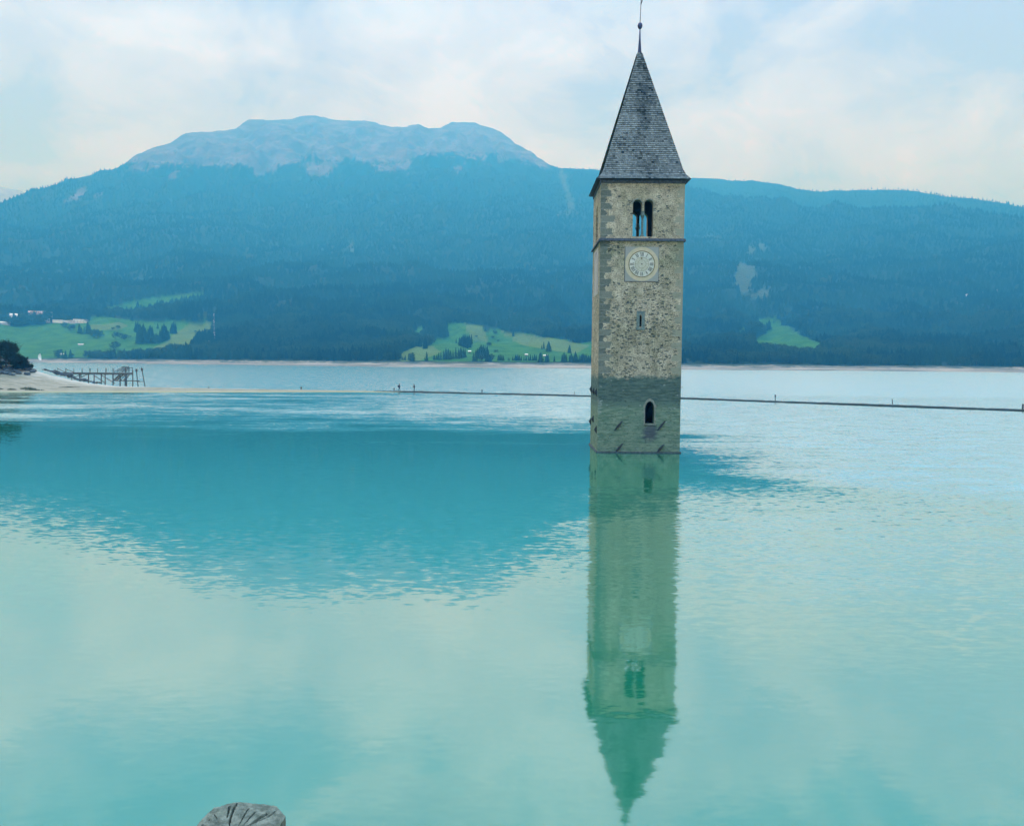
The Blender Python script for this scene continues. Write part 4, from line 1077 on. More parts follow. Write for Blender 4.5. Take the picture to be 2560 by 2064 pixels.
# ------------------------------------------------------------------ foreground timber post
def post_material():
    m = bpy.data.materials.new('end_grain'); m.use_nodes = True
    nt = m.node_tree; nt.nodes.clear(); g = G(nt)
    P = N(nt, 'ShaderNodeTexCoord').outputs['Object']
    x, y, z = g.xyz(P)
    pr = g.m('ADD', y, 0.16); r_ = g.m('SQRT', g.m('ADD', g.m('MULTIPLY', x, x), g.m('MULTIPLY', pr, pr)))
    ang = g.m('ARCTAN2', pr, x)
    n = g.noise(P, 26.0, 6, 0.7); n2 = g.noise(P, 90.0, 5, 0.7)
    ringt = g.noise(g.comb(g.m('MULTIPLY', r_, 60.0), g.m('MULTIPLY', ang, 3.0), g.m('MULTIPLY', z, 4.0)), 1.6, 3, 0.6)
    c = g.mix(g.step(n, 0.35, 0.65), (0.075, 0.088, 0.06, 1), (0.21, 0.215, 0.15, 1))
    c = g.mix(g.step(g.noise(P, 14.0, 3, 0.6), 0.55, 0.75, 0, 0.6), c, (0.07, 0.10, 0.05, 1))
    c = g.mul(g.step(ringt, 0.45, 0.7, 0, 0.5), c, (0.55, 0.58, 0.58, 1))
    c = g.mul(g.step(n2, 0.5, 0.75, 0, 0.5), c, (0.6, 0.6, 0.6, 1))
    b = N(nt, 'ShaderNodeBsdfPrincipled', {'Base Color': c, 'Roughness': 0.85, 'Specular IOR Level': 0.2})
    h = g.m('ADD', n, g.m('MULTIPLY', ringt, 0.8))
    nt.links.new(N(nt, 'ShaderNodeBump', {'Height': h, 'Distance': 0.0025, 'Strength': 1.0}).outputs[0], b.inputs['Normal'])
    nt.links.new(b.outputs[0], N(nt, 'ShaderNodeOutputMaterial').inputs[0])
    return m
PB = at_depth(603, 2052, 1.95)
def fg_post():
    zt = PB.z + 0.006
    # outline of the cut head (world metres around the post axis), from photo points on the top plane
    outline_px = [(470, 2078), (492, 2060), (535, 2012), (566, 2005), (590, 2003), (662, 2004), (690, 2013), (714, 2036), (690, 2074)]
    pts = []
    for px, py in outline_px:
        q_ = ground(px, py, zt); pts.append((q_.x-PB.x, q_.y-PB.y))
    x0 = pts[0][0]; xr = pts[-1][0]; yb = pts[0][1]
    pts += [(xr-0.005, yb-0.06), (x0+0.02, yb-0.07)]
    # densify
    P = []
    n = len(pts)
    for i in range(n):
        a, b2 = Vector(pts[i]), Vector(pts[(i+1) % n]); st = max(1, int((b2-a).length/0.0028))
        for q_ in range(st): P.append(a.lerp(b2, q_/st))
    rs = random.Random(4)
    cen = sum(P, Vector((0, 0)))/len(P)
    bm = bmesh.new()
    rings = []
    K = 70
    cracks = [(rs.uniform(0, 2*PI), rs.uniform(0.25, 0.75), rs.uniform(0.72, 0.965), rs.uniform(0.008, 0.016)) for _ in range(30)]
    core = Vector((cen.x, cen.y-0.05))
    def topz(p, e):
        v_ = p-core; a = math.atan2(v_.y, v_.x); r = v_.length
        z = -0.003*e**6 + 0.003*math.sin(p.x*60)*math.cos(p.y*50)
        for ca, r0, r1, w_ in cracks:
            d_ = abs((a-ca+0.05*math.sin(r*30+ca*5)+PI) % (2*PI)-PI)*r
            wob_ = 0.0
            hw = w_*0.20*min(1, (e-r0)*5+0.15)
            if e > r0 and e < r1 and d_ < hw: z -= 0.016*(1-d_/hw)
        return z + rs.uniform(-0.0008, 0.0008)
    for j in range(K+1):
        e = j/K; rg = []
        for p in P:
            q_ = core.lerp(p, e); rg.append(bm.verts.new((q_.x, q_.y, topz(q_, e))))
        rings.append(rg)
        if j == 0: pass
    m_ = len(P)
    for j in range(K):
        for i in range(m_):
            vs = [rings[j][i], rings[j][(i+1) % m_], rings[j+1][(i+1) % m_], rings[j+1][i]]
            try: bm.faces.new(vs)
            except ValueError: pass
    prev = rings[-1]
    for zz_ in (-0.02, -0.1, -0.3, -0.6, -1.1):
        rg = [bm.verts.new((p.x+0.001*rs.uniform(-1, 1), p.y, zz_)) for p in P]
        for i in range(m_): bm.faces.new([prev[i], prev[(i+1) % m_], rg[(i+1) % m_], rg[i]])
        prev = rg
    bmesh.ops.remove_doubles(bm, verts=bm.verts, dist=1e-5); bmesh.ops.recalc_face_normals(bm, faces=bm.faces)
    me = bpy.data.meshes.new('timber_post'); bm.to_mesh(me); bm.free()
    o = link('timber_post', me, None, [post_material()]); o.location = (PB.x, PB.y, zt)
    tag(o, 'cracked grey end of a thick weathered timber post right in the foreground', 'post')
fg_post()
# the bank the camera stands on
xs = np.linspace(-60, 60, 90); ys = np.array([-30, -10, -2, 0, 1.0, 1.6, 2.1, 2.35, 2.8, 3.6, 4.6, 5.6, 6.6, 7.6, 8.6, 9.4])
XS, YS = np.meshgrid(xs, ys, indexing='ij')
ZS = np.where(YS < 2.35, 5.72, 5.72-(YS-2.35)*0.95) + (fbm(XS/1.5, YS/1.5, 4)-0.5)*0.15
o = grid_mesh('lake_bank', XS, YS, ZS, [material('bank_ground', (0.16, 0.15, 0.11), vary=0.4, scale=1.5, bump=0.05)]); tag(o, 'grassy gravel bank in front of the lake', 'ground', kind='structure')

# ------------------------------------------------------------------ trees
def leaf_mat(name, lo, hi):
    m = bpy.data.materials.new(name); m.use_nodes = True
    nt = m.node_tree; nt.nodes.clear(); g = G(nt)
    P = N(nt, 'ShaderNodeTexCoord').outputs['Object']
    r_ = N(nt, 'ShaderNodeObjectInfo').outputs['Random']
    t = g.m('ADD', g.m('MULTIPLY', r_, 0.40), g.m('ADD', g.m('MULTIPLY', g.noise(P, 0.8, 3, 0.6), 0.15), g.step(g.noise(N(nt, 'ShaderNodeNewGeometry').outputs['Position'], 0.006, 7, 0.68), 0.44, 0.62, 0.0, 0.9)), clamp=True)
    b = N(nt, 'ShaderNodeBsdfPrincipled', {'Base Color': g.mix(t, c4(lo), c4(hi)), 'Roughness': 0.9, 'Specular IOR Level': 0.05})
    nt.links.new(b.outputs[0], N(nt, 'ShaderNodeOutputMaterial').inputs[0])
    return m
M_spruce = leaf_mat('spruce_needles', (0.002, 0.008, 0.004), (0.020, 0.050, 0.016))
M_broad = leaf_mat('broad_leaves', (0.012, 0.032, 0.010), (0.04, 0.075, 0.024))
M_bark = material('bark', (0.05, 0.04, 0.03), vary=0.3)
def conifer(seed, wd=0.17, tiers=8, n=9):
    rs = random.Random(seed); V = []; Fc = []; mi = []
    def addf(vs, fs, m_):
        k_ = len(V); V.extend(vs); Fc.extend([tuple(i+k_ for i in f) for f in fs]); mi.extend([m_]*len(fs))
    addf([(0.012*math.cos(a), 0.012*math.sin(a), 0) for a in [i*PI/2 for i in range(4)]] + [(0, 0, 0.9)], [(0, 1, 4), (1, 2, 4), (2, 3, 4), (3, 0, 4)], 1)
    for t in range(tiers):
        f = t/tiers; z0 = 0.06+0.90*f; h = 0.90/tiers*1.9; r = wd*(1-f)**0.85*rs.uniform(0.85, 1.15)+0.012
        ph = rs.uniform(0, 6); vs = [(rs.uniform(-.008, .008), rs.uniform(-.008, .008), min(1.0, z0+h))]
        for i in range(n*2):
            rr = r*(rs.uniform(0.85, 1.2) if i % 2 == 0 else rs.uniform(0.45, 0.65)); a = ph+PI*i/n
            vs.append((rr*math.cos(a), rr*math.sin(a), z0-(0.03 if i % 2 == 0 else 0)*rs.uniform(0.3, 1)))
        addf(vs, [(0, 1+i, 1+(i+1) % (n*2)) for i in range(n*2)], 0)
    return V, Fc, mi
def broad(seed, wd=0.42, nl=420, lean=0):
    rs = random.Random(seed); V = []; Fc = []; mi = []
    def addf(vs, fs, m_):
        k_ = len(V); V.extend(vs); Fc.extend([tuple(i+k_ for i in f) for f in fs]); mi.extend([m_]*len(fs))
    addf([(0.03*math.cos(a), 0.03*math.sin(a), 0) for a in [i*PI/2 for i in range(4)]] + [(0, 0, 0.6)], [(0, 1, 4), (1, 2, 4), (2, 3, 4), (3, 0, 4)], 1)
    lobes = [(Vector((rs.uniform(-.5, .5)*wd*1.3, rs.uniform(-.5, .5)*wd*1.3, rs.uniform(0.25, 0.78))), rs.uniform(0.14, 0.24)) for _ in range(11)]
    for _ in range(nl):
        c_, r_ = rs.choice(lobes); d_ = Vector((rs.gauss(0, 1), rs.gauss(0, 1), rs.gauss(0, 1))).normalized()
        p = c_ + d_*r_*rs.uniform(0.55, 1.0); p.z = min(1, max(0.04, p.z)); s_ = rs.uniform(0.03, 0.065)
        a = Vector((rs.gauss(0, 1), rs.gauss(0, 1), rs.gauss(0, 1))).normalized(); b2 = a.orthogonal().normalized(); c2 = a.cross(b2)
        addf([p+b2*s_, p+c2*s_, p-b2*s_, p-c2*s_*0.6], [(0, 1, 2, 3)], 0)
    return V, Fc, mi
def mk(name, VF, m0):
    V, Fc, mi = VF
    me = bpy.data.meshes.new(name); me.from_pydata([tuple(v) for v in V], [], Fc); me.materials.append(m0); me.materials.append(M_bark)
    me.polygons.foreach_set('material_index', np.array(mi, np.int32)); me.update(); return me
CON = [mk('spruce', conifer(1, 0.20), M_spruce), mk('spruce', conifer(2, 0.16), M_spruce), mk('spruce', conifer(3, 0.24, 7), M_spruce), mk('spruce', conifer(4, 0.14, 9), M_spruce)]
BRO = [mk('broadleaf', broad(5), M_broad), mk('broadleaf', broad(6, 0.36), M_broad), mk('broadleaf', broad(9, 0.5), M_broad)]
trs = random.Random(21)
def tree(px, py, hpx, kind, label, group, wide=1.0):
    p, r_ = on_hill(px, py); h = hpx*r_/F
    me = trs.choice(CON if kind == 'c' else BRO)
    o = link('spruce_tree' if kind == 'c' else ('leafy_tree' if h > 5 else 'bush'), me); s_ = wide*trs.uniform(0.9, 1.15)*(1.0 if kind == 'c' else (1.25 if h > 5 else 1.5))
    o.location = p - Vector((0, 0, 0.3)); o.scale = (h*s_, h*s_, h*1.03); o.rotation_euler = (0, 0, trs.uniform(0, 6))
    tag(o, label, 'tree' if h > 5 or kind == 'c' else 'bush', group)
    return o
def zA(pts, sc_, ox, oy): return [(ox+a/sc_, oy+b_/sc_, c_/sc_) + tuple(r_) for a, b_, c_, *r_ in pts]
ORD = 'leftmost,second,third,fourth,fifth,sixth,seventh,eighth,ninth,tenth,eleventh,twelfth,thirteenth,fourteenth,fifteenth,sixteenth,seventeenth,eighteenth,nineteenth,twentieth,twenty-first,twenty-second,twenty-third,twenty-fourth'.split(',')
def cluster(pts, label, group, kind='c'):
    for i, p in enumerate(sorted(pts)):
        lb = (ORD[i] if i == 0 else ORD[i] + ' from the left') + ' of the ' + group if i < len(pts)-1 else 'rightmost of the ' + group
        tree(p[0], p[1], p[2], p[3] if len(p) > 3 else kind, lb, group, p[4] if len(p) > 4 else 1.15)
c3 = lambda pts: zA(pts, 4.306, 1000, 700); c1 = lambda pts: zA(pts, 3.845, 0, 700); c4_ = lambda pts: zA(pts, 4.8233, 1680, 700)
cluster(c3([(25, 862, 48), (45, 862, 42), (60, 862, 62), (90, 862, 60), (108, 862, 78), (125, 862, 70), (142, 862, 62)]), 'dark spruce in the small clump on the shore at the left foot of the middle meadow', 'spruces at the left foot of the middle meadow')
cluster(c3([(265, 860, 38), (368, 860, 62), (395, 860, 60), (415, 862, 85), (440, 862, 95), (470, 860, 110), (495, 858, 132), (520, 858, 125), (545, 855, 105), (570, 850, 100), (600, 850, 130), (630, 850, 120), (655, 845, 130), (680, 840, 120), (700, 835, 105)]), 'dark spruce in the long clump by the shore below the middle meadow', 'spruces in the long clump below the middle meadow')
cluster(c3([(640, 705, 95), (660, 712, 105), (680, 715, 130), (700, 725, 145), (722, 730, 140), (745, 732, 145), (768, 700, 120), (725, 740, 60)]), 'dark spruce in the dense knot halfway up the middle meadow', 'spruces in the knot on the middle meadow')
cluster(c3([(832, 840, 115), (850, 845, 130), (872, 848, 160), (895, 848, 155), (915, 848, 150), (938, 842, 145), (952, 838, 90)]), 'tall dark spruce in the compact block near the shore on the middle meadow', 'spruces in the compact block near the shore')
cluster(c3([(245, 630, 78), (270, 640, 80), (300, 640, 110), (330, 650, 110), (360, 650, 120), (265, 742, 80), (285, 738, 95), (310, 700, 80), (330, 690, 70), (420, 615, 100), (450, 618, 120), (480, 620, 130), (505, 612, 120)]), 'dark spruce on the wooded spur at the left of the middle meadow', 'spruces on the spur beside the middle meadow')
cluster(c3([(1062, 868, 70), (1078, 868, 78), (1095, 868, 70), (1112, 868, 62), (1165, 868, 38), (1180, 868, 34), (1215, 866, 55), (1245, 868, 70), (1262, 868, 75), (1282, 868, 68), (1305, 868, 55), (1335, 868, 45), (1358, 868, 50), (1385, 868, 60), (1405, 868, 74), (1428, 868, 68), (1450, 868, 78), (1470, 868, 70), (1500, 868, 62), (1520, 868, 50), (1545, 868, 35), (1575, 870, 30), (1600, 872, 28)]), 'dark spruce in the shoreline row below the two white roofed barns', 'spruces in the shoreline row by the barns')
cluster(c3([(1745, 880, 90), (1765, 882, 115), (1785, 882, 90), (1825, 882, 80), (1843, 882, 100), (1860, 882, 78), (1888, 882, 74), (1910, 882, 64), (1930, 882, 80), (1950, 882, 86), (1968, 882, 100), (1985, 882, 80), (2008, 882, 86), (2028, 882, 78), (2048, 882, 84)]), 'dark spruce in the shoreline row just left of the tower', 'spruces in the shoreline row beside the tower')
for x, y, h, k_, l_ in c3([(605, 683, 58, 'c', 'small dark spruce standing apart just left of the dense knot on the middle meadow'), (1525, 742, 50, 'c', 'shorter slim spruce of the group alone on the open middle meadow'), (1548, 742, 82, 'c', 'pointed spruce between its shorter and its broad neighbour on the open middle meadow'),
    (1600, 772, 118, 'c', 'tall broad spruce at the right of the trio alone on the open middle meadow'), (1825, 788, 95, 'c', 'single spruce alone on the meadow just left of the tower'), (1660, 876, 66, 'c', 'single spruce by the shore between the white barns and the tower row'),
    (1218, 608, 62, 'c', 'lone spruce in front of the upper forest edge of the middle meadow'), (1000, 626, 30, 'b', 'small round bush on the slope in the upper middle meadow'), (960, 714, 50, 'b', 'rounded bush above the compact spruce block'), (1028, 580, 42, 'b', 'leafy bush close under the forest edge of the middle meadow'),
    (1035, 782, 40, 'b', 'squat dark bush low on the middle meadow'), (1055, 662, 26, 'b', 'low bush in the hollow of the middle meadow'), (825, 612, 20, 'b', 'tiny bush on the pale upper slope of the middle meadow')]): tree(x, y, h, k_, l_, 'lone trees on the middle meadow', 1.3)
cluster(c3([(1830, 662, 155, 'b', .5), (1890, 675, 135, 'b', .7), (1925, 678, 120, 'b', .8), (1955, 675, 110, 'b', .8), (1855, 660, 90, 'b', .8)]), 'tall pale leafy tree at the forest edge just left of the tower', 'leafy trees at the forest edge by the tower', 'b')
cluster(c1([(1305, 500, 95), (1325, 505, 100), (1345, 500, 80), (1318, 610, 110), (1335, 612, 130), (1355, 612, 160), (1380, 612, 180), (1402, 610, 140), (1425, 605, 130), (1445, 608, 160), (1465, 610, 150), (1490, 608, 90, 'b', .8), (1522, 612, 78, 'b', .9), (1540, 600, 120), (1560, 595, 150), (1580, 590, 160), (1600, 580, 130), (1620, 570, 80)]), 'dark spruce in the big dense grove on the left meadow', 'spruces in the grove on the left meadow')
for x, y, h, k_, l_ in c1([(680, 488, 62, 'b', 'round tree just below the long white building'), (618, 452, 42, 'b', 'small tree tight under the left end of the long white building'), (1110, 565, 68, 'b', 'round leafy tree in the middle of the left meadow'), (1196, 572, 62, 'b', 'smaller round tree right beside its twin in the middle of the left meadow'),
    (1094, 664, 78, 'b', 'dark rounded tree low in the left meadow'), (1517, 468, 52, 'c', 'little spruce above the big grove on the left meadow'), (1915, 520, 42, 'c', 'thin dark tree on the dry field left of the mast'), (1882, 500, 18, 'b', 'tiny bush on the dry field left of the mast'),
    (1082, 475, 26, 'b', 'pale small bush high on the left meadow'), (1135, 468, 34, 'b', 'faint bush near the top of the left meadow'), (690, 738, 32, 'b', 'low bush by the shore under the left meadow'), (568, 712, 48, 'b', 'broad bush above the shore under the left meadow'), (1482, 748, 98, 'b', 'big rounded tree alone by the shore under the dry field')]): tree(x, y, h, k_, l_, 'lone trees on the left meadow', 1.2)
cluster(c1([(1655, 518, 100), (1672, 520, 118), (1690, 516, 100)]), 'dark spruce in the tight trio right of the big grove on the left meadow', 'trio of spruces right of the grove')
cluster(c1([(765, 515, 85), (785, 518, 60), (810, 518, 70), (845, 520, 108), (865, 518, 80), (875, 540, 62, 'b', .9), (910, 555, 60, 'b', .9), (935, 562, 88, 'b', 1.1), (965, 550, 66, 'b', .9)]), 'dark tree in the sloping clump below the long white building', 'trees in the clump below the white building')
cluster(c1([(825, 740, 55, 'b'), (850, 740, 66, 'b'), (885, 740, 50, 'b'), (920, 742, 60, 'b'), (955, 744, 46, 'b'), (990, 746, 62, 'b'), (1020, 748, 50, 'b'), (1045, 750, 40, 'b')]), 'dark rounded tree in the shoreline hedge under the left meadow', 'trees in the shoreline hedge of the left meadow')
cluster(c1([(1215, 750, 42), (1240, 750, 38), (1265, 750, 62), (1288, 750, 56), (1305, 750, 42), (1345, 750, 32), (1378, 750, 44), (1412, 750, 34), (1555, 750, 42), (1580, 748, 66), (1600, 748, 54), (1640, 748, 110), (1660, 748, 118), (1685, 748, 108), (1715, 748, 112), (1740, 748, 105), (1765, 746, 120), (1788, 746, 145), (1812, 746, 120), (1835, 744, 112)]), 'dark spruce in the shoreline row rising from the dry field toward the mast', 'spruces in the shoreline row under the dry field')
cluster(c1([(100, 440, 60), (130, 442, 85), (160, 442, 80), (190, 442, 78), (220, 440, 70), (250, 435, 62), (290, 432, 60), (330, 430, 70), (370, 430, 72), (405, 428, 62)]), 'dark tree screening the village houses', 'trees in front of the village', 'b')
cluster(c4_([(940, 640, 120, 'b'), (975, 645, 150, 'b'), (1010, 645, 150, 'b'), (1045, 640, 120, 'b'), (1085, 605, 70, 'b'), (1110, 612, 85), (1140, 612, 105), (1170, 600, 120), (1228, 520, 45)]), 'dark tree in the clump at the top of the small meadow right of the tower', 'trees at the top of the right meadow')
cluster(c4_([(1290, 850, 50), (1310, 848, 62), (1345, 848, 60), (1370, 850, 40), (1480, 890, 50), (1510, 890, 52), (1545, 890, 46), (1600, 890, 50), (1650, 890, 50), (1700, 890, 60), (1735, 885, 70, 'b'), (1775, 885, 75, 'b'), (1810, 890, 70, 'b')]), 'dark tree edging the bottom of the small meadow right of the tower', 'trees at the bottom of the right meadow')

# forest: candidate points over the slopes
def forest_points():
    az_ = []; r_ = []
    rings_ = []
    r = 1040.0
    PX = []
    while r < 8600:
        sp = np.interp(r, [1000, 1500, 2500, 4500, 8000], [6.4, 7.8, 11.0, 17, 28])
        n = int(R(84)*r/sp)
        a = R(-42) + (np.arange(n)+RNG.random(n))*R(84)/n
        rj = r + RNG.uniform(-0.5, 0.5, n)*sp
        PX.append(np.stack([a, rj], 1)); r += sp*1.0
    Q = np.concatenate(PX)
    a, r = Q[:, 0], Q[:, 1]
    Rs = np.interp(a, AZS, RSH); ter = np.interp(a, AZR, TER)
    rrd = Rs + BEACH + RK(ter) + np.where(ter > np.interp(a, TLA, TLT), 950*sstep(a, 0.06, 0.17), 0)
    z = terrain(a, r); x, y = r*np.sin(a), r*np.cos(a)
    m0, d0, c0, k0 = cover(x, y, z)
    ppx, ppy = project(x, y, z)
    tlx = np.interp(ppx, [a_ for a_, b_ in TREELINE], [b_ for a_, b_ in TREELINE])
    strag = (ppy > tlx-55) & (RNG.random(len(x)) < np.interp(ppy-tlx, [-55, 0, 25], [0.0, 0.16, 0.6])*(fbm(x/80, y/80, 4) > 0.46))
    keep = (r > Rs+BEACH-4) & (r < rrd+60) & ~m0 & ~c0 & (~k0 | strag)
    # stay off the narrow clearings and thin the wood out here and there
    keep &= ~((fbm(x/38+40, y/60, 3) > 0.66) & (RNG.random(len(x)) < 0.75))
    keep &= ~((z < 9.5) & (fbm(x/14, y/50, 2) < 0.42))
    return x[keep], y[keep], z[keep], r[keep]
fx, fy, fz, frr = forest_points()
fpx, fpy = project(fx, fy, fz)
Rsf = np.interp(np.arctan2(fx, fy), AZS, RSH)
lowz = np.nonzero((fz < 16) & (fpx > -20) & (fpx < 2580) & ((fpx < 1470) | (fpx > 1712)) & (frr-Rsf < 110))[0]
RNG.shuffle(lowz)
n_tree = sum(1 for o in bpy.data.objects if o.name.startswith('spruce_tree'))
pick = lowz[:max(0, 298-n_tree)]
rest = np.setdiff1d(np.arange(len(fx)), pick)
for i in pick:
    o = link('spruce_tree', trs.choice(CON)); h = trs.uniform(9, 17)
    o.location = (fx[i], fy[i], fz[i]-0.3); o.scale = (h*1.1, h*1.1, h); o.rotation_euler = (0, 0, trs.uniform(0, 6))
    side = 'right of the tower' if fpx[i] > 1590 else 'between both meadows' if 480 < fpx[i] < 1010 else 'left of the tower'
    tag(o, 'dark spruce in the front row of the far shore forest ' + side, 'tree', 'front row forest spruces ' + side)
me = bpy.data.meshes.new('forest')
me.vertices.add(len(rest)); me.vertices.foreach_set('co', np.stack([fx[rest], fy[rest], fz[rest]-0.4], 1).astype(np.float32).ravel())
hs = RNG.normal(13.5, 3.2, len(rest))*np.interp(fz[rest], [8, 60, 900, 1300], [0.85, 1.05, 0.95, 0.55])
hs = np.clip(hs, 5, 21)
me.attributes.new('h', 'FLOAT', 'POINT').data.foreach_set('value', hs.astype(np.float32))
isb = (RNG.random(len(rest)) < 0.9*(fz[rest] < 130)*np.clip((fbm(fx[rest]/80, fy[rest]/80, 3)-0.42)*5, 0, 1))
me.attributes.new('sort', 'INT', 'POINT').data.foreach_set('value', np.where(isb, 3, RNG.integers(0, 3, len(rest))).astype(np.int32))
me.attributes.new('spin', 'FLOAT', 'POINT').data.foreach_set('value', RNG.uniform(0, 6.28, len(rest)).astype(np.float32))
forest = link('forest', me); tag(forest, 'dense dark spruce forest covering the mountain slopes above the lake', 'forest', kind='stuff')
ng = bpy.data.node_groups.new('forest_trees', 'GeometryNodeTree')
ng.interface.new_socket('Geometry', in_out='INPUT', socket_type='NodeSocketGeometry'); ng.interface.new_socket('Geometry', in_out='OUTPUT', socket_type='NodeSocketGeometry')
gi = ng.nodes.new('NodeGroupInput'); go = ng.nodes.new('NodeGroupOutput'); jn = ng.nodes.new('GeometryNodeJoinGeometry')
def gattr(nm, typ):
    a = ng.nodes.new('GeometryNodeInputNamedAttribute'); a.data_type = typ; a.inputs['Name'].default_value = nm; return [s for s in a.outputs if s.enabled and s.name == 'Attribute'][0]
hA, sA, rA_ = gattr('h', 'FLOAT'), gattr('sort', 'INT'), gattr('spin', 'FLOAT')
protos = {}
for o in bpy.data.objects:
    if o.data in CON or o.data in BRO: protos.setdefault(o.data.name, o)
pl = [protos[CON[0].name], protos[CON[1].name], protos[CON[2].name], protos[BRO[0].name]]
for i, po in enumerate(pl):
    oi = N(ng, 'GeometryNodeObjectInfo', {'Object': po, 'As Instance': True}, transform_space='ORIGINAL')
    cmpn = N(ng, 'FunctionNodeCompare', {}, data_type='INT', operation='EQUAL')
    ii = [s for s in cmpn.inputs if s.enabled]
    ng.links.new(sA, ii[0]); ii[1].default_value = i
    rot = N(ng, 'ShaderNodeCombineXYZ', {2: rA_}).outputs[0]
    ws = {0: 1.5, 1: 1.6, 2: 1.3, 3: 0.95}[i]
    scl = N(ng, 'ShaderNodeCombineXYZ', {0: N(ng, 'ShaderNodeMath', {0: hA, 1: ws}, operation='MULTIPLY').outputs[0], 1: N(ng, 'ShaderNodeMath', {0: hA, 1: ws}, operation='MULTIPLY').outputs[0], 2: hA}).outputs[0]
    ip = ng.nodes.new('GeometryNodeInstanceOnPoints')
    ng.links.new(gi.outputs[0], ip.inputs['Points']); ng.links.new(cmpn.outputs[0], ip.inputs['Selection']); ng.links.new(oi.outputs['Geometry'], ip.inputs['Instance'])
    ng.links.new(rot, ip.inputs['Rotation']); ng.links.new(scl, ip.inputs['Scale']); ng.links.new(ip.outputs[0], jn.inputs[0])
ng.links.new(jn.outputs[0], go.inputs[0])
forest.modifiers.new('trees', 'NODES').node_group = ng
print('forest trees', len(rest), 'individual', len(pick)+n_tree)

# dark trees at the end of the spit
M_near = leaf_mat('dark_willow_leaves', (0.004, 0.010, 0.006), (0.016, 0.028, 0.014))
def near_tree(x, y, z, h, wd, seed, label, nl=5200):
    rs = random.Random(seed)
    root = empty('shore_tree', (x, y, z), label, 'tree', 'dark trees at the spit')
    k = MB(); tips = []
    k.tube((0, 0, -0.3), (0.1, 0, h*0.35), 0.22, 0.15, 9)
    for i in range(11):
        a = rs.uniform(0, 2*PI); e_ = Vector((math.cos(a)*wd*rs.uniform(0.2, 0.5), math.sin(a)*wd*rs.uniform(0.2, 0.5), h*rs.uniform(0.3, 0.9)))
        b0 = Vector((0.05, 0, h*rs.uniform(0.08, 0.35))); mid_ = b0.lerp(e_, 0.5)+Vector((0, 0, -0.2)); k.tube(b0, mid_, 0.10, 0.06, 6); k.tube(mid_, e_, 0.06, 0.02, 6); tips += [mid_, e_]
    k.build('trunk', M_bark, root)
    V = []; Fc = []
    cl_ = []
    for _ in range(80):
        a = rs.uniform(0, 2*PI); f = rs.random()**1.15; zz_ = h*(0.02+0.90*f); rr = wd*0.5*math.sqrt(max(0.02, 1-(f*0.98)**1.7))*rs.uniform(0.25, 1.0)
        cl_.append((Vector((rr*math.cos(a), rr*math.sin(a), zz_)), rs.uniform(0.7, 1.2)*wd*0.115))
    for _ in range(nl):
        c_, r_ = rs.choice(cl_); d_ = Vector((rs.gauss(0, 1), rs.gauss(0, 1), rs.gauss(0, .75))).normalized()
        p = c_+d_*r_*rs.uniform(0.3, 1.15); p.z = max(0.05, p.z); s_ = rs.uniform(0.10, 0.22)
        out = Vector((p.x, p.y, 0.15)).normalized(); ax = (out + Vector((rs.gauss(0, .5), rs.gauss(0, .5), rs.gauss(0, .5)))).normalized(); sd_ = ax.orthogonal().normalized()
        b0 = len(V); V += [p-ax*s_, p+sd_*s_*0.35, p+ax*s_*1.3, p-sd_*s_*0.35]; Fc.append((b0, b0+1, b0+2, b0+3))
    pydata('crown', V, Fc, [M_near], root)
near_tree(-125.4, 205.5, 5.3, 6.6, 9.0, 41, 'dark bushy tree over the boulder pile at the end of the spit', 14000)
near_tree(-130.6, 205.0, 5.3, 15.5, 9.0, 42, 'taller dark tree half out of view behind the boulder pile', 15000)
near_tree(-121.4, 205.6, 5.0, 3.0, 4.2, 43, 'low dark shrub at the path side edge of the boulder pile', 6000)

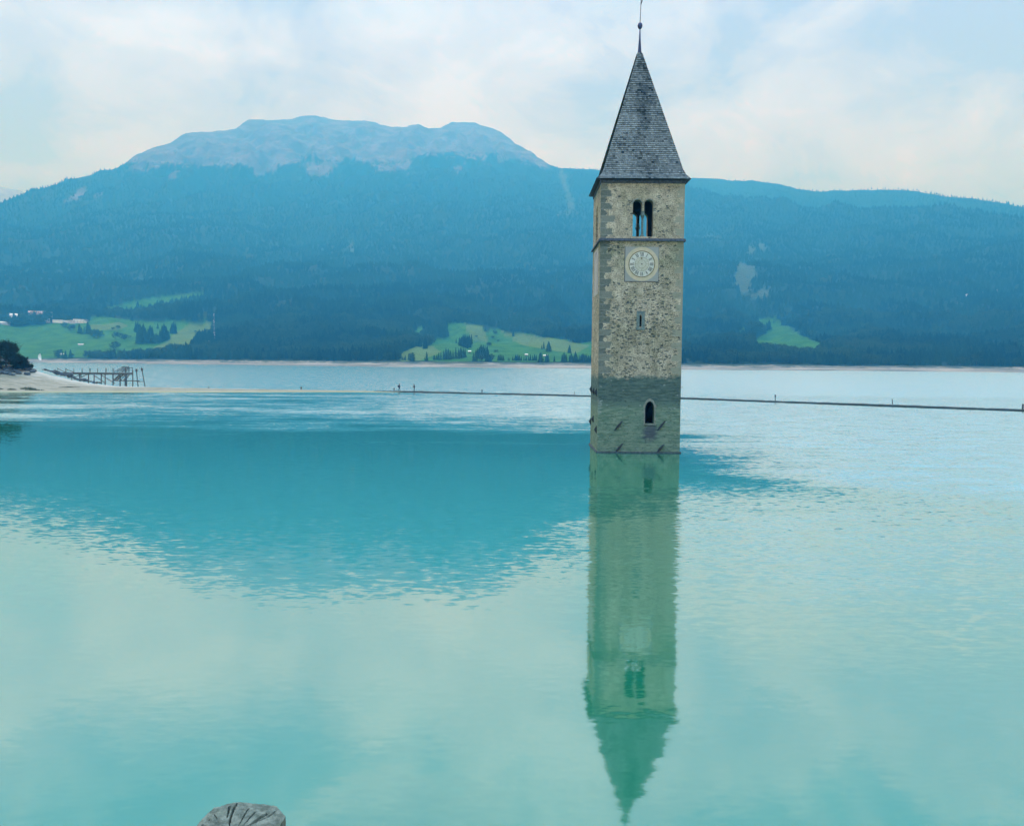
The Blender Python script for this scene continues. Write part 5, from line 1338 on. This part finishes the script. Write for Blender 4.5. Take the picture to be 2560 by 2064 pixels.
# ------------------------------------------------------------------ village, barns, mast, kite
M_white = material('white_render', (0.72, 0.72, 0.70), vary=0.08)
M_grey = material('pale_grey_render', (0.46, 0.47, 0.50), vary=0.1)
M_rosered = material('faded_red_tiles', (0.50, 0.34, 0.32), vary=0.15)
M_roofg = material('grey_roof', (0.26, 0.30, 0.30), vary=0.2)
M_roofw = material('pale_sheet_roof', (0.62, 0.64, 0.62), vary=0.1)
M_win = material('window_glass', (0.03, 0.035, 0.04), rough=0.3, vary=0.1)
M_barn = material('barn_boards', (0.10, 0.085, 0.065), vary=0.3)
def house(px0, px1, ytop, ybase, wallm, roofm, label, group, name='house', cat='house', roof_px=3.0, depth=0.8, flat=False, nwin=3):
    p, r_ = on_hill((px0+px1)/2, ybase); pm = r_/F
    wd = (px1-px0)*pm; hgt = (ybase-ytop)*pm; dp = max(5.0, min(12.0, wd*depth)); az_ = math.atan2(p.x, p.y)
    root = empty(name, p, label, cat, group, rz=-az_)
    hw_ = wd/2; wh = hgt - (0 if flat else roof_px*pm*0.0)
    k = MB(); k.box((-hw_, 0, -4), (hw_, dp, wh)); 
    if not flat: k.add([(-hw_+0.01, 0.01, wh), (-hw_+0.01, dp-0.01, wh), (-hw_+0.01, dp/2, wh+roof_px*pm*0.9), (hw_-0.01, 0.01, wh), (hw_-0.01, dp-0.01, wh), (hw_-0.01, dp/2, wh+roof_px*pm*0.9)], [(0, 2, 1), (3, 4, 5)])
    wl = k.build('wall', wallm, root)
    k = MB(); ov = 0.7; rh = roof_px*pm
    if flat: k.box((-hw_-0.2, -0.2, wh+0.01), (hw_+0.2, dp+0.2, wh+0.35))
    else:
        V = [(-hw_-ov, -ov, wh-0.2), (hw_+ov, -ov, wh-0.2), (hw_+ov, dp/2, wh+rh), (-hw_-ov, dp/2, wh+rh), (hw_+ov, dp+ov, wh-0.2), (-hw_-ov, dp+ov, wh-0.2)]
        V += [(v_[0], v_[1], v_[2]+0.25) for v_ in V]
        k.add(V, [(0,1,2,3)[::-1], (3,2,4,5)[::-1], (6,7,8,9), (9,8,10,11), (0,1,7,6), (4,5,11,10), (1,2,8,7), (2,4,10,8), (3,0,6,9), (5,3,9,11)])
    k.build('roof', roofm, root)
    for i in range(nwin):
        fl = int(max(1, wh//3.2))
        for q_ in range(min(fl, 2)):
            xw = -hw_ + wd*(i+0.5)/nwin; k = MB(); k.box((xw-0.5, -0.04, 1.0+q_*2.9), (xw+0.5, 0.02, 2.3+q_*2.9)); k.build('window', M_win, wl)
    return root
vz = lambda x, y: (x/8.97, 760+y/8.97)
def hs_(x0, x1, y0, y1, *a, **kw):
    (a0, b0), (a1, b1) = vz(x0, y0), vz(x1, y1); return house(a0, a1, b0, b1, *a, **kw)
GV = 'white buildings of the far village'
hs_(1205, 1390, 362, 425, M_white, M_roofg, 'white low left wing of the long building on the meadow top', GV, flat=True, nwin=0)
hs_(1390, 1565, 372, 420, M_white, M_roofg, 'white windowed middle wing of the long building on the meadow top', GV, flat=True, nwin=6)
hs_(1570, 1672, 372, 440, M_grey, M_roofg, 'pale grey projecting block of the long building on the meadow top', GV, flat=True, nwin=0)
hs_(1676, 1945, 352, 432, M_white, M_roofg, 'long white right wing with a dark garage opening above the meadow', GV, flat=True, nwin=5)
hs_(1010, 1112, 345, 422, M_white, M_white, 'plain white boxy house between the village trees and the long building', GV, flat=True, nwin=0)
hs_(1095, 1168, 262, 312, M_white, M_roofg, 'small white house with grey roof behind the boxy one', GV, roof_px=7, nwin=2)
hs_(690, 975, 245, 310, M_white, M_rosered, 'big white farmhouse under a wide faded red roof', GV, roof_px=7.5, nwin=5)
hs_(240, 370, 262, 345, M_white, M_roofw, 'white house with pale roof at the left of the village', GV, roof_px=3.5, nwin=2)
hs_(120, 285, 345, 372, M_grey, M_roofw, 'long low shed under a bright flat roof', GV, flat=True, nwin=0)
hs_(20, 205, 425, 470, M_grey, M_roofw, 'low building with pale layered roof at the left end of the village', GV, roof_px=2.5, nwin=0)
hs_(510, 560, 292, 318, M_white, M_roofw, 'tiny white hut between the village trees', GV, roof_px=1.5, nwin=0)
hs_(1290, 1430, 245, 268, M_grey, M_roofg, 'faint grey house on the slope behind the long building', GV, roof_px=3, nwin=0)
GB = 'small huts and barns on the far shore'
house(1313, 1319, 886.5, 890, M_barn, M_roofw, 'small barn with white roof in the shoreline spruces, the narrower of two', GB, 'barn', 'barn', 2.0, nwin=0)
house(1359, 1368, 889, 892, M_barn, M_roofw, 'wider barn with long white roof in the shoreline spruces', GB, 'barn', 'barn', 2.0, nwin=0)
house(1171, 1177, 878.5, 882, M_barn, M_roofw, 'little dark wooden hut between two spruce clumps on the middle meadow', GB, 'hut', 'hut', 2.2, nwin=0)
house(1952, 1960, 876.5, 879, M_barn, M_roofw, 'hut with a thin white roof among trees under the small right meadow', GB, 'hut', 'hut', 1.4, nwin=0)
house(523, 530, 853, 857.5, M_white, M_roofw, 'small white hut among the trees below the mast', GB, 'hut', 'hut', 1.5, nwin=0)
house(197, 207, 861, 863, M_grey, M_roofw, 'low pale shelter in the middle of the left meadow', GB, 'shelter', 'shelter', 1.2, nwin=0)
house(150, 158, 885, 887.5, M_grey, M_roofw, 'pale shed by the bushes above the left shore', GB, 'shed', 'shed', 1.2, nwin=0)
house(2414, 2427, 737.5, 741, M_grey, M_roofw, 'pale long roofed farmhouse high in the forest, leftmost of three', GB, 'farmhouse', 'house', 2.0, nwin=0)
house(2446, 2454, 733, 737, M_grey, M_roofw, 'small pale farmhouse high in the forest, middle of three', GB, 'farmhouse', 'house', 2.0, nwin=0)
house(2488, 2496, 727, 731, M_grey, M_roofw, 'faint farmhouse high in the forest, rightmost of three', GB, 'farmhouse', 'house', 2.0, nwin=0)
# lattice mast
p, r_ = on_hill(536, 852); pm = r_/F; H_ = 64*pm
mast = empty('radio_mast', p, 'slim lattice radio mast with white antennas at the edge of the forest', 'mast')
k = MB()
for i in range(3):
    a = i*2*PI/3; k.tube((1.1*math.cos(a), 1.1*math.sin(a), -1), (0.35*math.cos(a), 0.35*math.sin(a), H_), 0.13, 0.09, 5)
for j in range(16):
    z0, z1 = H_*j/16, H_*(j+1)/16
    for i in range(3):
        a, b_ = i*2*PI/3, (i+1)*2*PI/3; ra, rb = 1.1-0.75*j/16, 1.1-0.75*(j+1)/16
        k.tube((ra*math.cos(a), ra*math.sin(a), z0), (rb*math.cos(b_), rb*math.sin(b_), z1), 0.06, 0.06, 4)
k.build('lattice', material('galvanised_steel', (0.22, 0.25, 0.26), metal=0.2), mast)
for f_, dxx, s_ in ((0.98, 0, .9), (0.93, -.3, .9), (0.74, -.8, .9), (0.70, .4, .8), (0.66, -.2, .8), (0.58, -.9, .6), (0.45, .5, .6), (0.30, -1.3, .8), (0.30, 1.1, .7), (0.22, 1.2, 1.0), (0.1, .9, .9)):
    k = MB(); k.tube((dxx, -1.0, H_*f_-s_), (dxx, -1.0, H_*f_+s_), 0.42*s_, 0.42*s_, 10); k.box((min(dxx, 0), -0.95, H_*f_-0.08), (max(dxx, 0)+0.05, 0, H_*f_+0.08)); k.build('antenna', M_white, mast)
p, r_ = on_hill(363, 889); k = MB(); k.box((-1.2, 0, -1), (1.2, 2, 4.5)); k.add([(-1.5, -0.3, 4.5), (1.5, -0.3, 4.5), (1.5, 2.3, 4.5), (-1.5, 2.3, 4.5), (0, 1, 6.0)], [(3,2,1,0),(0,1,4),(1,2,4),(2,3,4),(3,0,4)])
o = k.build('shrine', M_grey); o.location = p; tag(o, 'narrow pale roadside shrine between hedge and spruces on the far left shore', 'shrine')
# kite: curved canopy flying low over the far beach
Yk = 1180.0
kp = at_depth(101, 892, Yk); mk_ = Yk/F
kite = empty('kite', kp, 'white crescent shaped surf kite hovering low by the far left shore', 'kite')
V = []; Fc = []
nk, nj = 18, 5
for i in range(nk+1):
    t = i/nk; ang = -1.35+2.5*t; cx_, cz_ = -math.cos(ang)*4.2, math.sin(ang)*4.9
    wv = 3.4*math.sin(PI*min(1, max(0.02, t*0.96+0.02)))**0.7
    for j in range(nj+1):
        s_ = j/nj; V.append((cx_+0.9+s_*wv*0.9, s_*wv*0.7, cz_+0.25*math.sin(PI*s_)))
for i in range(nk):
    for j in range(nj): b0 = i*(nj+1)+j; Fc.append((b0, b0+1, b0+nj+2, b0+nj+1))
o = pydata('canopy', V, Fc, [material('white_kite_cloth', (0.85, 0.87, 0.88), vary=0.05)], kite, True)
sm_ = o.modifiers.new('thick', 'SOLIDIFY'); sm_.thickness = 0.12; applied(o)
k = MB()
for i in range(nk):
    a, b_ = V[i*(nj+1)], V[(i+1)*(nj+1)]; k.tube(a, b_, 0.22, 0.22, 8)
k.build('leading_edge', M_white, kite)

# ------------------------------------------------------------------ haze
def haze():
    m = bpy.data.materials.new('haze_air'); m.use_nodes = True
    nt = m.node_tree; nt.nodes.clear()
    v = N(nt, 'ShaderNodeVolumePrincipled', {'Color': (0.055, 0.48, 1.0, 1), 'Absorption Color': (1, 1, 1, 1), 'Density': 3.6e-4, 'Anisotropy': 0.2})
    nt.links.new(v.outputs[0], N(nt, 'ShaderNodeOutputMaterial').inputs['Volume'])
    m.cycles.homogeneous_volume = True
    b = MB().box((-9500, -400, -6), (9500, 10500, 2500))
    tag(b.build('haze', m), 'blue mountain haze filling the valley air', 'haze', kind='stuff')
haze()
